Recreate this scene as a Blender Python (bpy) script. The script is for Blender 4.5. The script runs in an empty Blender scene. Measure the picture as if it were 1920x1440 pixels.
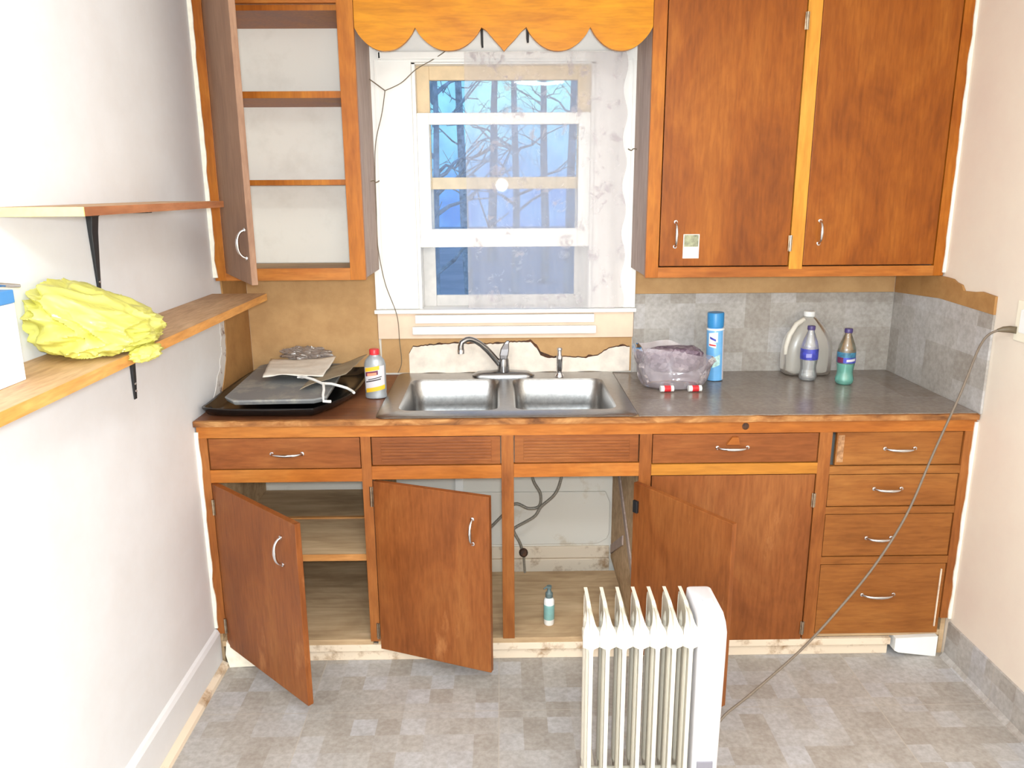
import bpy, bmesh, math, random
from mathutils import Vector, Matrix, noise as mn

random.seed(7)
scn = bpy.context.scene
COL = scn.collection

# ------------------------------------------------------------------ camera
YAW, PITCH, ROLL, FPX = .0128, .2413, -.0061, 1486.2
CAM = Vector((0, -2.49, 1.6252))
_r = Vector((math.cos(YAW), -math.sin(YAW), 0)); _f0 = Vector((math.sin(YAW), math.cos(YAW), 0)); _u0 = Vector((0, 0, 1))
_fw = _f0*math.cos(PITCH) - _u0*math.sin(PITCH); _up = _u0*math.cos(PITCH) + _f0*math.sin(PITCH)
_r2 = _r*math.cos(ROLL) + _up*math.sin(ROLL); _u2 = _up*math.cos(ROLL) - _r*math.sin(ROLL)
cd = bpy.data.cameras.new('camera'); cam = bpy.data.objects.new('camera', cd); COL.objects.link(cam)
cam.matrix_world = Matrix(((_r2.x, _u2.x, -_fw.x, CAM.x), (_r2.y, _u2.y, -_fw.y, CAM.y), (_r2.z, _u2.z, -_fw.z, CAM.z), (0, 0, 0, 1)))
cd.sensor_fit = 'HORIZONTAL'; cd.sensor_width = 36; cd.lens = FPX/1920*36
cd.clip_start = .05; cd.clip_end = 200
scn.camera = cam

# ------------------------------------------------------------------ world, lamps, exposure
w = bpy.data.worlds.new('dusk_sky'); scn.world = w; w.use_nodes = True
wn = w.node_tree; wn.nodes.clear()
wo = wn.nodes.new('ShaderNodeOutputWorld'); wb = wn.nodes.new('ShaderNodeBackground')
tc = wn.nodes.new('ShaderNodeTexCoord'); nz = wn.nodes.new('ShaderNodeTexNoise'); rp = wn.nodes.new('ShaderNodeValToRGB')
nz.inputs['Scale'].default_value = 22; nz.inputs['Detail'].default_value = 5
rp.color_ramp.elements[0].position = .36; rp.color_ramp.elements[0].color = (.72, .74, .90, 1)
rp.color_ramp.elements[1].position = .62; rp.color_ramp.elements[1].color = (1.1, 1.08, 1.0, 1)
sx = wn.nodes.new('ShaderNodeSeparateXYZ'); el = wn.nodes.new('ShaderNodeValToRGB'); ml = wn.nodes.new('ShaderNodeMix'); ml.data_type = 'RGBA'; ml.blend_type = 'MULTIPLY'; ml.inputs[0].default_value = 1
el.color_ramp.elements[0].position = .0; el.color_ramp.elements[0].color = (.13, .43, .95, 1)
el.color_ramp.elements[1].position = .11; el.color_ramp.elements[1].color = (.42, 1.08, 1.25, 1)
e3 = el.color_ramp.elements.new(.32); e3.color = (.22, .48, 1.0, 1)
wn.links.new(tc.outputs['Generated'], sx.inputs[0]); wn.links.new(sx.outputs['Z'], el.inputs['Fac'])
wn.links.new(tc.outputs['Generated'], nz.inputs['Vector']); wn.links.new(nz.outputs['Fac'], rp.inputs['Fac'])
wn.links.new(el.outputs['Color'], ml.inputs[6]); wn.links.new(rp.outputs['Color'], ml.inputs[7])
wn.links.new(ml.outputs[2], wb.inputs['Color']); wb.inputs['Strength'].default_value = 1.0
wn.links.new(wb.outputs[0], wo.inputs[0])

def lamp(name, kind, loc, power, color, size, rot=(0, 0, 0)):
    l = bpy.data.lights.new(name, kind); l.energy = power; l.color = color
    if kind == 'AREA': l.shape = 'DISK'; l.size = size
    else: l.shadow_soft_size = size
    o = bpy.data.objects.new(name, l); o.location = loc; o.rotation_euler = rot; COL.objects.link(o); return o
lamp('phone_flash', 'POINT', (.012, -2.50, 1.655), 182, (.76, .875, .95), .042)
lamp('added_overhead_fill', 'AREA', (.3, -2.4, 2.40), 30, (.80, .88, .93), .38)  # added soft fill, out of view overhead; not a known room fixture

scn.view_settings.view_transform = 'Standard'; scn.view_settings.look = 'None'
scn.view_settings.gamma = 1; scn.view_settings.use_curve_mapping = False
scn.view_settings.exposure = 0.0

# ------------------------------------------------------------------ helpers
def lin(c):
    return tuple((v/255/12.92 if v/255 <= .04045 else ((v/255+.055)/1.055)**2.4) for v in c) + (1,)

class MB:
    def __init__(s): s.bm = bmesh.new(); s.smooth = False
    def box(s, x0, x1, y0, y1, z0, z1, bev=0):
        b = bmesh.new(); bmesh.ops.create_cube(b, size=1)
        for v in b.verts: v.co = Vector(((x0+x1)/2+v.co.x*(x1-x0), (y0+y1)/2+v.co.y*(y1-y0), (z0+z1)/2+v.co.z*(z1-z0)))
        if bev: bmesh.ops.bevel(b, geom=b.edges[:], offset=bev, segments=2, affect='EDGES', profile=.6)
        s.add(b); return s
    def add(s, b, mat=None):
        me = bpy.data.meshes.new('t'); b.to_mesh(me); b.free()
        if mat: me.transform(mat)
        s.bm.from_mesh(me); bpy.data.meshes.remove(me)
    def tube(s, pts, rad, seg=10, flat=1.0, caps=True):
        pts = [Vector(p) for p in pts]; n = len(pts)
        if not hasattr(rad, '__len__'): rad = [rad]*n
        t0 = (pts[1]-pts[0]).normalized(); a = Vector((0, 0, 1)) if abs(t0.z) < .9 else Vector((1, 0, 0))
        nrm = t0.cross(a).normalized(); rings = []
        for i in range(n):
            t = (pts[min(i+1, n-1)]-pts[max(i-1, 0)]).normalized()
            nrm = (nrm - t*nrm.dot(t)).normalized(); bn = t.cross(nrm)
            rings.append([s.bm.verts.new(pts[i]+(nrm*math.cos(2*math.pi*k/seg)*flat+bn*math.sin(2*math.pi*k/seg))*rad[i]) for k in range(seg)])
        for i in range(n-1):
            for k in range(seg):
                s.bm.faces.new((rings[i][k], rings[i][(k+1) % seg], rings[i+1][(k+1) % seg], rings[i+1][k]))
        if caps: s.bm.faces.new(rings[0][::-1]); s.bm.faces.new(rings[-1])
        s.smooth = True; return s
    def lathe(s, prof, c, seg=28, sx=1, sy=1, tilt=None):
        M = Matrix.Translation(Vector(c)) @ (tilt or Matrix())
        rings = []
        for r, z in prof:
            rings.append([s.bm.verts.new(M @ Vector((math.cos(2*math.pi*k/seg)*r*sx, math.sin(2*math.pi*k/seg)*r*sy, z))) for k in range(seg)])
        for i in range(len(prof)-1):
            for k in range(seg):
                s.bm.faces.new((rings[i][k], rings[i][(k+1) % seg], rings[i+1][(k+1) % seg], rings[i+1][k]))
        if prof[0][0] > 1e-4: s.bm.faces.new(rings[0][::-1])
        if prof[-1][0] > 1e-4: s.bm.faces.new(rings[-1])
        s.smooth = True; return s
    def loft(s, loops, cap0=True, cap1=True):
        R = [[s.bm.verts.new(p) for p in l] for l in loops]; n = len(R[0])
        for i in range(len(R)-1):
            for k in range(n): s.bm.faces.new((R[i][k], R[i][(k+1) % n], R[i+1][(k+1) % n], R[i+1][k]))
        if cap0: s.bm.faces.new(R[0][::-1])
        if cap1: s.bm.faces.new(R[-1])
        return s
    def prism(s, pts, axis, a0, a1):
        def m(p, a): return {'y': (p[0], a, p[1]), 'x': (a, p[0], p[1]), 'z': (p[0], p[1], a)}[axis]
        return s.loft([[Vector(m(p, a0)) for p in pts], [Vector(m(p, a1)) for p in pts]])
    def grid(s, f, nu, nv, thick=0):
        V = [[s.bm.verts.new(f(i/nu, j/nv)) for j in range(nv+1)] for i in range(nu+1)]
        for i in range(nu):
            for j in range(nv): s.bm.faces.new((V[i][j], V[i+1][j], V[i+1][j+1], V[i][j+1]))
        s.smooth = True; return s
    def build(s, name, mat, parent=None, loc=None, smooth=None, fixn=True, bevel=0, solid=0, subsurf=0):
        if fixn: bmesh.ops.recalc_face_normals(s.bm, faces=s.bm.faces)
        me = bpy.data.meshes.new(name); s.bm.to_mesh(me); s.bm.free()
        sm = s.smooth if smooth is None else smooth
        if sm: me.polygons.foreach_set('use_smooth', [True]*len(me.polygons))
        me.materials.append(mat)
        o = bpy.data.objects.new(name, me); COL.objects.link(o)
        if loc is not None: o.location = loc
        if parent is not None:
            o.parent = parent
            if loc is None: o.matrix_parent_inverse = world_of(parent).inverted()
        if sm:
            try: me.set_sharp_from_angle(angle=math.radians(42))
            except Exception: pass
        if bevel:
            m = o.modifiers.new('bevel', 'BEVEL'); m.width = bevel; m.segments = 2; m.limit_method = 'ANGLE'
        if solid: m = o.modifiers.new('solid', 'SOLIDIFY'); m.thickness = solid; m.offset = 0
        if subsurf: m = o.modifiers.new('sub', 'SUBSURF'); m.levels = subsurf; m.render_levels = subsurf
        return o

def world_of(o):
    M = Matrix.Translation(o.location) @ o.rotation_euler.to_matrix().to_4x4()
    return (world_of(o.parent) @ o.matrix_parent_inverse @ M) if o.parent else M

def tag(o, label, cat, group=None, kind=None):
    if label: o['label'] = label
    if cat: o['category'] = cat
    if group: o['group'] = group
    if kind: o['kind'] = kind
    return o
def thing(name, loc, label, cat, group=None):
    o = bpy.data.objects.new(name, None); o.empty_display_size = .05; COL.objects.link(o); o.location = loc
    return tag(o, label, cat, group)
def struct(o): o['kind'] = 'structure'; return o

# ------------------------------------------------------------------ materials
def newmat(name):
    m = bpy.data.materials.new(name); m.use_nodes = True; nt = m.node_tree
    return m, nt, nt.nodes['Principled BSDF']
def ramp(nt, stops):
    r = nt.nodes.new('ShaderNodeValToRGB'); e = r.color_ramp.elements
    while len(e) < len(stops): e.new(.5)
    for i, (p, c) in enumerate(stops): e[i].position = p; e[i].color = lin(c)
    return r
def coords(nt, scale=(1, 1, 1)):
    t = nt.nodes.new('ShaderNodeTexCoord'); m = nt.nodes.new('ShaderNodeMapping'); m.inputs['Scale'].default_value = scale
    nt.links.new(t.outputs['Object'], m.inputs['Vector']); return m.outputs['Vector']
def noise(nt, vec, scale, detail=4, rough=.55, dist=0):
    n = nt.nodes.new('ShaderNodeTexNoise'); n.inputs['Scale'].default_value = scale; n.inputs['Detail'].default_value = detail
    n.inputs['Roughness'].default_value = rough; n.inputs['Distortion'].default_value = dist
    nt.links.new(vec, n.inputs['Vector']); return n.outputs['Fac']
def mixc(nt, fac, a, b, mode='MIX'):
    m = nt.nodes.new('ShaderNodeMix'); m.data_type = 'RGBA'; m.blend_type = mode
    if isinstance(fac, (int, float)): m.inputs[0].default_value = fac
    else: nt.links.new(fac, m.inputs[0])
    for i, v in ((6, a), (7, b)):
        if isinstance(v, tuple): m.inputs[i].default_value = v
        else: nt.links.new(v, m.inputs[i])
    return m.outputs[2]
def bump(nt, b, h, s=.2, d=.002):
    n = nt.nodes.new('ShaderNodeBump'); n.inputs['Strength'].default_value = s; n.inputs['Distance'].default_value = d
    nt.links.new(h, n.inputs['Height']); nt.links.new(n.outputs['Normal'], b.inputs['Normal'])
def plain(name, c, rough=.5, metal=0, var=.0, vs=20, spec=.5, trans=0, bmp=0):
    m, nt, b = newmat(name); b.inputs['Roughness'].default_value = rough; b.inputs['Metallic'].default_value = metal
    b.inputs['Specular IOR Level'].default_value = spec; b.inputs['Transmission Weight'].default_value = trans
    v = coords(nt); n = noise(nt, v, vs)
    lo = tuple(max(0, int(k*(1-var))) for k in c); hi = tuple(min(255, int(k*(1+var*.6))) for k in c)
    r = ramp(nt, [(.3, lo), (.7, hi)]); nt.links.new(n, r.inputs['Fac']); nt.links.new(r.outputs['Color'], b.inputs['Base Color'])
    if bmp: bump(nt, b, n, bmp, .004)
    return m
def wood(name, cols, axis='z', fig=6, rough=.38, worn=None, knots=False, fine=90):
    """cols dark/mid/light; axis = grain direction"""
    m, nt, b = newmat(name); b.inputs['Roughness'].default_value = rough; b.inputs['Specular IOR Level'].default_value = .28
    sc = {'z': (1, 1, .12), 'x': (.12, 1, 1), 'y': (1, .12, 1)}[axis]
    sc2 = {'z': (1, 1, .45), 'x': (.45, 1, 1), 'y': (1, .45, 1)}[axis]
    v = coords(nt, sc); v2 = coords(nt, sc2)
    big = noise(nt, v2, fig, 5, .6, .8)
    r = ramp(nt, [(.30, cols[0]), (.5, cols[1]), (.72, cols[2])]); nt.links.new(big, r.inputs['Fac'])
    fn = noise(nt, v, fine, 3, .6, .3)
    r2 = ramp(nt, [(.3, (214, 206, 198)), (.65, (255, 255, 255))]); nt.links.new(fn, r2.inputs['Fac'])
    c = mixc(nt, .8, r.outputs['Color'], r2.outputs['Color'], 'MULTIPLY')
    if knots:
        vo = nt.nodes.new('ShaderNodeTexVoronoi'); vo.inputs['Scale'].default_value = 4.2; nt.links.new(coords(nt, (1, 1, 1.6)), vo.inputs['Vector'])
        kr = ramp(nt, [(.03, (255, 255, 255)), (.10, (0, 0, 0))]); nt.links.new(vo.outputs['Distance'], kr.inputs['Fac'])
        c = mixc(nt, kr.outputs['Color'], c, lin((120, 55, 20)))
    if worn:
        wv = noise(nt, coords(nt, (1, 1, .35)), 7, 6, .7)
        wr = ramp(nt, [(.60, (0, 0, 0)), (.72, (190, 190, 190))]); nt.links.new(wv, wr.inputs['Fac'])
        c = mixc(nt, wr.outputs['Color'], c, lin(worn))
    nt.links.new(c, b.inputs['Base Color']); bump(nt, b, fn, .12, .001)
    rr = nt.nodes.new('ShaderNodeMapRange'); rr.inputs[3].default_value = rough-.06; rr.inputs[4].default_value = rough+.14
    nt.links.new(big, rr.inputs[0]); nt.links.new(rr.outputs[0], b.inputs['Roughness'])
    return m
def vinyl(name, cell, offs, tones, seam=None, rough=.35):
    m, nt, b = newmat(name); b.inputs['Roughness'].default_value = rough
    t = nt.nodes.new('ShaderNodeTexCoord'); mp = nt.nodes.new('ShaderNodeMapping'); mp.inputs['Location'].default_value = offs
    nt.links.new(t.outputs['Object'], mp.inputs['Vector'])
    sn = nt.nodes.new('ShaderNodeVectorMath'); sn.operation = 'SNAP'; sn.inputs[1].default_value = (cell, cell, cell)
    nt.links.new(mp.outputs[0], sn.inputs[0])
    wn_ = nt.nodes.new('ShaderNodeTexWhiteNoise'); nt.links.new(sn.outputs[0], wn_.inputs['Vector'])
    r = ramp(nt, [(0, tones[0]), (.5, tones[1]), (1, tones[2])]); nt.links.new(wn_.outputs['Value'], r.inputs['Fac'])
    n = noise(nt, t.outputs['Object'], 9, 6, .7); r2 = ramp(nt, [(.3, (214, 209, 204)), (.7, (255, 255, 255))]); nt.links.new(n, r2.inputs['Fac'])
    c = mixc(nt, .7, r.outputs['Color'], r2.outputs['Color'], 'MULTIPLY')
    n3 = noise(nt, t.outputs['Object'], 60, 3, .6); r3 = ramp(nt, [(.35, (225, 222, 218)), (.65, (255, 255, 255))]); nt.links.new(n3, r3.inputs['Fac'])
    c = mixc(nt, .8, c, r3.outputs['Color'], 'MULTIPLY')
    if seam:
        br = nt.nodes.new('ShaderNodeTexBrick'); br.offset = 0; br.inputs['Scale'].default_value = 1
        br.inputs['Brick Width'].default_value = seam; br.inputs['Row Height'].default_value = seam; br.inputs['Mortar Size'].default_value = .0018
        br.inputs['Mortar Smooth'].default_value = .4
        mp2 = nt.nodes.new('ShaderNodeMapping'); mp2.inputs['Location'].default_value = (.02, .27-.0, 0); nt.links.new(t.outputs['Object'], mp2.inputs['Vector'])
        nt.links.new(mp2.outputs[0], br.inputs['Vector'])
        c = mixc(nt, br.outputs['Fac'], c, lin((178, 168, 156)))
    nt.links.new(c, b.inputs['Base Color']); return m
def dirty(name, c, d, pos=(.55, .72), scale=3, rough=.6, vscale=(1, 1, 1)):
    m, nt, b = newmat(name); b.inputs['Roughness'].default_value = rough
    n = noise(nt, coords(nt, vscale), scale, 8, .68)
    r = ramp(nt, [(pos[0], (0, 0, 0)), (pos[1], (255, 255, 255))]); nt.links.new(n, r.inputs['Fac'])
    c1 = mixc(nt, r.outputs['Color'], lin(c), lin(d)); nt.links.new(c1, b.inputs['Base Color']); bump(nt, b, n, .12, .003); return m
def clear(name, tint, alpha_opaque=.12, rough=.05, glossy=.12, body=None):
    """thin transparent plastic or glass: straight-through, some sheen, a little body colour"""
    m = bpy.data.materials.new(name); m.use_nodes = True; nt = m.node_tree; nt.nodes.clear()
    o = nt.nodes.new('ShaderNodeOutputMaterial'); tr = nt.nodes.new('ShaderNodeBsdfTransparent'); gl = nt.nodes.new('ShaderNodeBsdfGlossy')
    df = nt.nodes.new('ShaderNodeBsdfDiffuse'); m1 = nt.nodes.new('ShaderNodeMixShader'); m2 = nt.nodes.new('ShaderNodeMixShader')
    tr.inputs[0].default_value = lin(tint); gl.inputs['Roughness'].default_value = rough; gl.inputs[0].default_value = (1, 1, 1, 1)
    df.inputs[0].default_value = lin(body or tint)
    fr = nt.nodes.new('ShaderNodeFresnel'); fr.inputs[0].default_value = 1.45
    ad = nt.nodes.new('ShaderNodeMath'); ad.operation = 'MULTIPLY_ADD'; ad.inputs[1].default_value = .9 if glossy > .05 else .45; ad.inputs[2].default_value = max(0, glossy-.04)
    nt.links.new(fr.outputs[0], ad.inputs[0])
    m1.inputs[0].default_value = alpha_opaque; nt.links.new(tr.outputs[0], m1.inputs[1]); nt.links.new(df.outputs[0], m1.inputs[2])
    nt.links.new(ad.outputs[0], m2.inputs[0]); nt.links.new(m1.outputs[0], m2.inputs[1]); nt.links.new(gl.outputs[0], m2.inputs[2])
    nt.links.new(m2.outputs[0], o.inputs[0]); return m

RED = [(122, 66, 30), (144, 82, 39), (158, 97, 50)]
ORA = [(156, 86, 32), (180, 106, 42), (196, 128, 60)]
UPR = [(124, 62, 13), (150, 80, 19), (168, 97, 30)]
M = {
 'door': wood('stained_plywood', RED, 'z', 5, .40, worn=(190, 128, 78)),
 'door_h': wood('stained_plywood_horizontal', RED, 'x', 5, .42),
 'frame_v': wood('orange_fir_upright', [(134, 74, 32), (156, 92, 42), (174, 110, 56)], 'z', 5, .42),
 'frame_h': wood('orange_fir_rail', ORA, 'x', 4, .40),
 'right': wood('brown_faded_plywood', [(136, 80, 34), (154, 94, 42), (166, 108, 52)], 'x', 4, .45),
 'updoor': wood('burnished_plywood', UPR, 'z', 5, .38),
 'upframe': wood('orange_upper_frame', [(154, 80, 18), (176, 100, 26), (194, 122, 40)], 'z', 4, .40),
 'midrail': wood('yellow_fir_rail', [(172, 106, 36), (190, 124, 46), (204, 140, 62)], 'x', 3, .42, fine=60),
 'stile': wood('bright_fir_stile', [(204, 134, 44), (216, 148, 54), (226, 160, 68)], 'z', 2.5, .42, fine=60),
 'valance': wood('knotty_pine', [(190, 114, 8), (208, 134, 12), (220, 150, 22)], 'x', 4, .36),
 'side': wood('dull_brown_side', [(164, 142, 132), (180, 158, 148), (192, 170, 158)], 'z', 4, .55),
 'raw': wood('bare_dusty_board', [(166, 136, 102), (200, 168, 130), (220, 190, 152)], 'x', 4, .7, fine=40),
 'raw_edge': wood('bare_board_edge', [(176, 116, 62), (198, 136, 76), (212, 152, 92)], 'x', 6, .6),
 'shelf': wood('shelf_board', [(178, 138, 100), (202, 162, 122), (216, 180, 142)], 'y', 6, .5),
 'shelf_edge': wood('shelf_front_edge', [(196, 132, 66), (216, 152, 80), (228, 168, 98)], 'y', 6, .5),
 'shelf_dark': wood('shelf_reddish_edge', [(158, 98, 62), (176, 114, 74), (190, 128, 88)], 'y', 6, .5),
 'cut': plain('pale_fresh_cut_end', (236, 210, 132), .7, var=.05, vs=60),
 'counter': wood('worn_brown_laminate', [(104, 62, 40), (132, 82, 54), (150, 98, 66)], 'x', 6, .32, worn=(190, 140, 100)),
 'nose': wood('splintered_counter_edge', [(104, 64, 36), (164, 108, 60), (206, 156, 100)], 'x', 16, .55),
 'fiber': dirty('tan_fibreboard', (196, 154, 104), (180, 138, 90), (.4, .65), 9, .75),
 'fiber_side': dirty('tan_fibreboard_side', (176, 130, 76), (158, 112, 62), (.4, .65), 9, .75),
 'white': plain('white_gloss_paint', (246, 242, 236), .35, var=.02, vs=6),
 'peach': plain('peach_paint', (240, 210, 184), .5, var=.04, vs=10),
 'cream': dirty('cream_painted_wood', (232, 212, 188), (170, 136, 102), (.52, .68), 12, .55),
 'caulk': plain('cream_caulk', (250, 240, 222), .5, var=.05, vs=40, bmp=.4),
 'wall_l': dirty('white_wall_paint', (230, 228, 229), (222, 218, 217), (.4, .7), 2.0, .6),
 'wall_r': dirty('ivory_wall_paint', (232, 218, 200), (226, 208, 192), (.4, .7), 2.0, .55),
 'wall_b': dirty('stained_plaster', (228, 220, 208), (190, 166, 130), (.56, .74), 4.5, .7),
 'closet': dirty('cream_cabinet_back', (250, 243, 232), (240, 232, 220), (.5, .72), 7, .6),
 'ceil': plain('ceiling_white', (236, 230, 222), .8, var=.02),
 'floor': vinyl('grey_vinyl_tiles', .0762, (.02, .0, .3), [(176, 168, 160), (188, 182, 176), (196, 194, 196)], .61, .38),
 'splash': vinyl('grey_vinyl_splash', .1, (.03, .04, .02), [(176, 168, 160), (190, 184, 178), (202, 198, 197)], None, .5),
 'ctile': vinyl('grey_vinyl_counter', .305, (.1, .1, .1), [(138, 124, 112), (146, 134, 124), (152, 140, 132)], None, .22),
 'steel': None,
 'chrome': plain('chrome', (215, 215, 218), .14, 1), 'chrome_d': plain('worn_chrome', (150, 150, 152), .2, 1),
 'dullmetal': plain('dull_hinge_metal', (176, 160, 140), .35, 1, var=.15, vs=80),
 'black': plain('black_iron', (34, 34, 36), .4),
 'tray': plain('black_tray_enamel', (22, 20, 20), .18),
 'grey': dirty('grey_dusty_plastic', (132, 133, 134), (172, 168, 160), (.5, .68), 14, .5),
 'paper': plain('off_white_paper', (252, 242, 230), .8, var=.04, vs=30),
 'plastic_w': plain('white_plastic', (240, 238, 234), .35),
 'heater': plain('cream_enamel', (214, 204, 186), .32, var=.02, vs=8),
 'heater_box': plain('white_heater_cover', (220, 215, 216), .4, var=.01),
 'panel': plain('grey_control_panel', (136, 132, 140), .4),
 'cord': plain('grey_cord', (112, 98, 84), .5),
 'dark': plain('dark_plug', (104, 90, 70), .5),
 'wire': plain('thin_brown_wire', (120, 104, 84), .6),
 'hose': plain('grey_braided_hose', (134, 126, 114), .4, var=.2, vs=200),
 'bag_y': None, 'red': plain('red_cap', (214, 46, 54), .35), 'silver': plain('silver_bottle', (164, 168, 172), .3, .35),
 'yellow': plain('yellow_label', (236, 186, 44), .45), 'ink': plain('label_ink', (44, 34, 40), .5),
 'pink': plain('salmon_label', (236, 150, 118), .5), 'label_w': plain('pale_label', (212, 206, 210), .45),
 'blue': plain('blue_cap', (48, 136, 196), .35), 'can': plain('blue_can', (112, 178, 232), .28, var=.1, vs=12),
 'navy': plain('navy_label', (72, 76, 176), .4, var=.25, vs=60), 'teal_l': plain('teal_label', (62, 120, 150), .4, var=.25, vs=60),
 'purple': plain('purple_cap', (74, 60, 112), .4), 'maroon': plain('maroon_label', (110, 40, 70), .4),
 'green': plain('sage_label', (132, 176, 170), .45, var=.1), 'gcap': plain('grey_green_pump', (96, 112, 112), .4),
 'boxw': plain('white_cardboard', (248, 248, 246), .6), 'boxb': plain('blue_cardboard', (70, 130, 186), .55),
 'rust': dirty('rusty_torn_paper', (96, 58, 32), (52, 34, 24), (.4, .6), 30, .8),
 'glass': clear('window_glass', (250, 252, 255), 0, .012, .04),
 'clear': clear('clear_plastic', (246, 248, 248), .28, .06, .14, (225, 225, 225)),
 'teal': clear('teal_plastic', (176, 238, 224), .46, .08, .12, (134, 206, 190)),
 'amber': clear('tan_clear_plastic', (236, 220, 196), .18, .08, .12, (200, 170, 130)),
 'jug': clear('milky_plastic', (246, 242, 238), .36, .3, .07, (232, 226, 216)),
 'film': clear('thin_film', (248, 244, 248), .30, .12, .12, (224, 212, 220)),
 'ground': dirty('dusk_ground', (196, 188, 184), (176, 172, 170), (.4, .6), .6, .9),
 'bark': plain('bark', (198, 192, 190), .95, var=.2, vs=8),
}
m, nt, b = newmat('brushed_steel'); b.inputs['Metallic'].default_value = 1; b.inputs['Roughness'].default_value = .33
n_ = noise(nt, coords(nt, (1, 8, 1)), 60, 4, .6); r_ = ramp(nt, [(.3, (158, 156, 154)), (.7, (184, 182, 180))]); nt.links.new(n_, r_.inputs['Fac']); nt.links.new(r_.outputs['Color'], b.inputs['Base Color'])
b.inputs['Anisotropic'].default_value = .4; M['steel'] = m
m, nt, b = newmat('yellow_film'); b.inputs['Roughness'].default_value = .25; b.inputs['Base Color'].default_value = lin((240, 236, 132))
ts = nt.nodes.new('ShaderNodeBsdfTranslucent'); ts.inputs[0].default_value = lin((248, 244, 150)); mx = nt.nodes.new('ShaderNodeMixShader'); mx.inputs[0].default_value = .3
nt.links.new(b.outputs[0], mx.inputs[1]); nt.links.new(ts.outputs[0], mx.inputs[2]); nt.links.new(mx.outputs[0], nt.nodes['Material Output'].inputs[0])
vv = noise(nt, coords(nt), 34, 3, .5, 1.2); bump(nt, b, vv, .35, .006); M['bag_y'] = m
# purple mottled contents of the clear bag
m, nt, b = newmat('mottled_purple_contents'); v_ = nt.nodes.new('ShaderNodeTexVoronoi'); v_.inputs['Scale'].default_value = 75
nt.links.new(coords(nt), v_.inputs['Vector']); r_ = ramp(nt, [(0, (78, 58, 74)), (.5, (122, 102, 116)), (.9, (164, 150, 156))]); nt.links.new(v_.outputs['Color'], r_.inputs['Fac'])
nt.links.new(r_.outputs['Color'], b.inputs['Base Color']); b.inputs['Roughness'].default_value = .4; bump(nt, b, v_.outputs['Distance'], .6, .004); M['mottle'] = m
# lace
m = bpy.data.materials.new('lace'); m.use_nodes = True; nt = m.node_tree; nt.nodes.clear()
o_ = nt.nodes.new('ShaderNodeOutputMaterial'); tr = nt.nodes.new('ShaderNodeBsdfTransparent'); df = nt.nodes.new('ShaderNodeBsdfDiffuse'); tl = nt.nodes.new('ShaderNodeBsdfTranslucent')
df.inputs[0].default_value = lin((236, 228, 226)); tl.inputs[0].default_value = lin((225, 220, 225))
ma = nt.nodes.new('ShaderNodeMixShader'); ma.inputs[0].default_value = .3; nt.links.new(df.outputs[0], ma.inputs[1]); nt.links.new(tl.outputs[0], ma.inputs[2])
vec = coords(nt); vo = nt.nodes.new('ShaderNodeTexVoronoi'); vo.inputs['Scale'].default_value = 15; vo.inputs['Randomness'].default_value = .85
dn = noise(nt, vec, 18, 5, .7, 1.5)
nt.links.new(vec, vo.inputs['Vector'])
fl = ramp(nt, [(.36, (255, 255, 255)), (.48, (0, 0, 0))]); nt.links.new(vo.outputs['Distance'], fl.inputs['Fac'])
pt = ramp(nt, [(.50, (0, 0, 0)), (.60, (255, 255, 255))]); nt.links.new(dn, pt.inputs['Fac'])
mul = nt.nodes.new('ShaderNodeMath'); mul.operation = 'MULTIPLY'; nt.links.new(fl.outputs[0], mul.inputs[0]); nt.links.new(pt.outputs[0], mul.inputs[1])
lc = mixc(nt, mul.outputs[0], lin((240, 232, 230)), lin((204, 194, 196))); nt.links.new(lc, df.inputs[0])
sep = nt.nodes.new('ShaderNodeSeparateXYZ'); nt.links.new(vec, sep.inputs[0])
bd = nt.nodes.new('ShaderNodeMapRange'); bd.inputs[1].default_value = .30; bd.inputs[2].default_value = .36; nt.links.new(sep.outputs[0], bd.inputs[0])
a1 = nt.nodes.new('ShaderNodeMath'); a1.operation = 'MULTIPLY_ADD'; a1.inputs[1].default_value = .40; a1.inputs[2].default_value = .33; nt.links.new(mul.outputs[0], a1.inputs[0])
a2 = nt.nodes.new('ShaderNodeMath'); a2.operation = 'MULTIPLY_ADD'; a2.inputs[1].default_value = .26; nt.links.new(bd.outputs[0], a2.inputs[0]); nt.links.new(a1.outputs[0], a2.inputs[2]); a2.use_clamp = True
mm = nt.nodes.new('ShaderNodeMixShader'); nt.links.new(a2.outputs[0], mm.inputs[0]); nt.links.new(tr.outputs[0], mm.inputs[1]); nt.links.new(ma.outputs[0], mm.inputs[2]); nt.links.new(mm.outputs[0], o_.inputs[0])
M['lace'] = m

# ------------------------------------------------------------------ room shell
XL, XR, YW, YB, H = -1.005, 1.569, .64, -3.9, 2.52
struct(MB().box(XL-.1, XR+.1, YB-.1, YW+.14, -.06, 0).build('floor', M['floor']))
struct(MB().box(XL-.1, XR+.1, YB-.1, YW+.14, H, H+.06).build('ceiling', M['ceil']))
struct(MB().box(XL-.1, XL, YB-.1, YW+.14, 0, H).build('wall_left', M['wall_l']))
struct(MB().box(XR, XR+.1, YB-.1, YW+.14, 0, H).build('wall_right', M['wall_r']))
struct(MB().box(XL, XR, YB-.1, YB, 0, H).build('wall_front', M['wall_r']))
OX0, OX1, OZ0, OZ1 = -.325, .357, 1.15, 2.087      # window opening
mb = MB(); mb.box(XL, OX0, YW, YW+.14, 0, H); mb.box(OX1, XR, YW, YW+.14, 0, H); mb.box(OX0, OX1, YW, YW+.14, 0, OZ0); mb.box(OX0, OX1, YW, YW+.14, OZ1, H)
struct(mb.build('wall_back', M['wall_b']))
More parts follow.
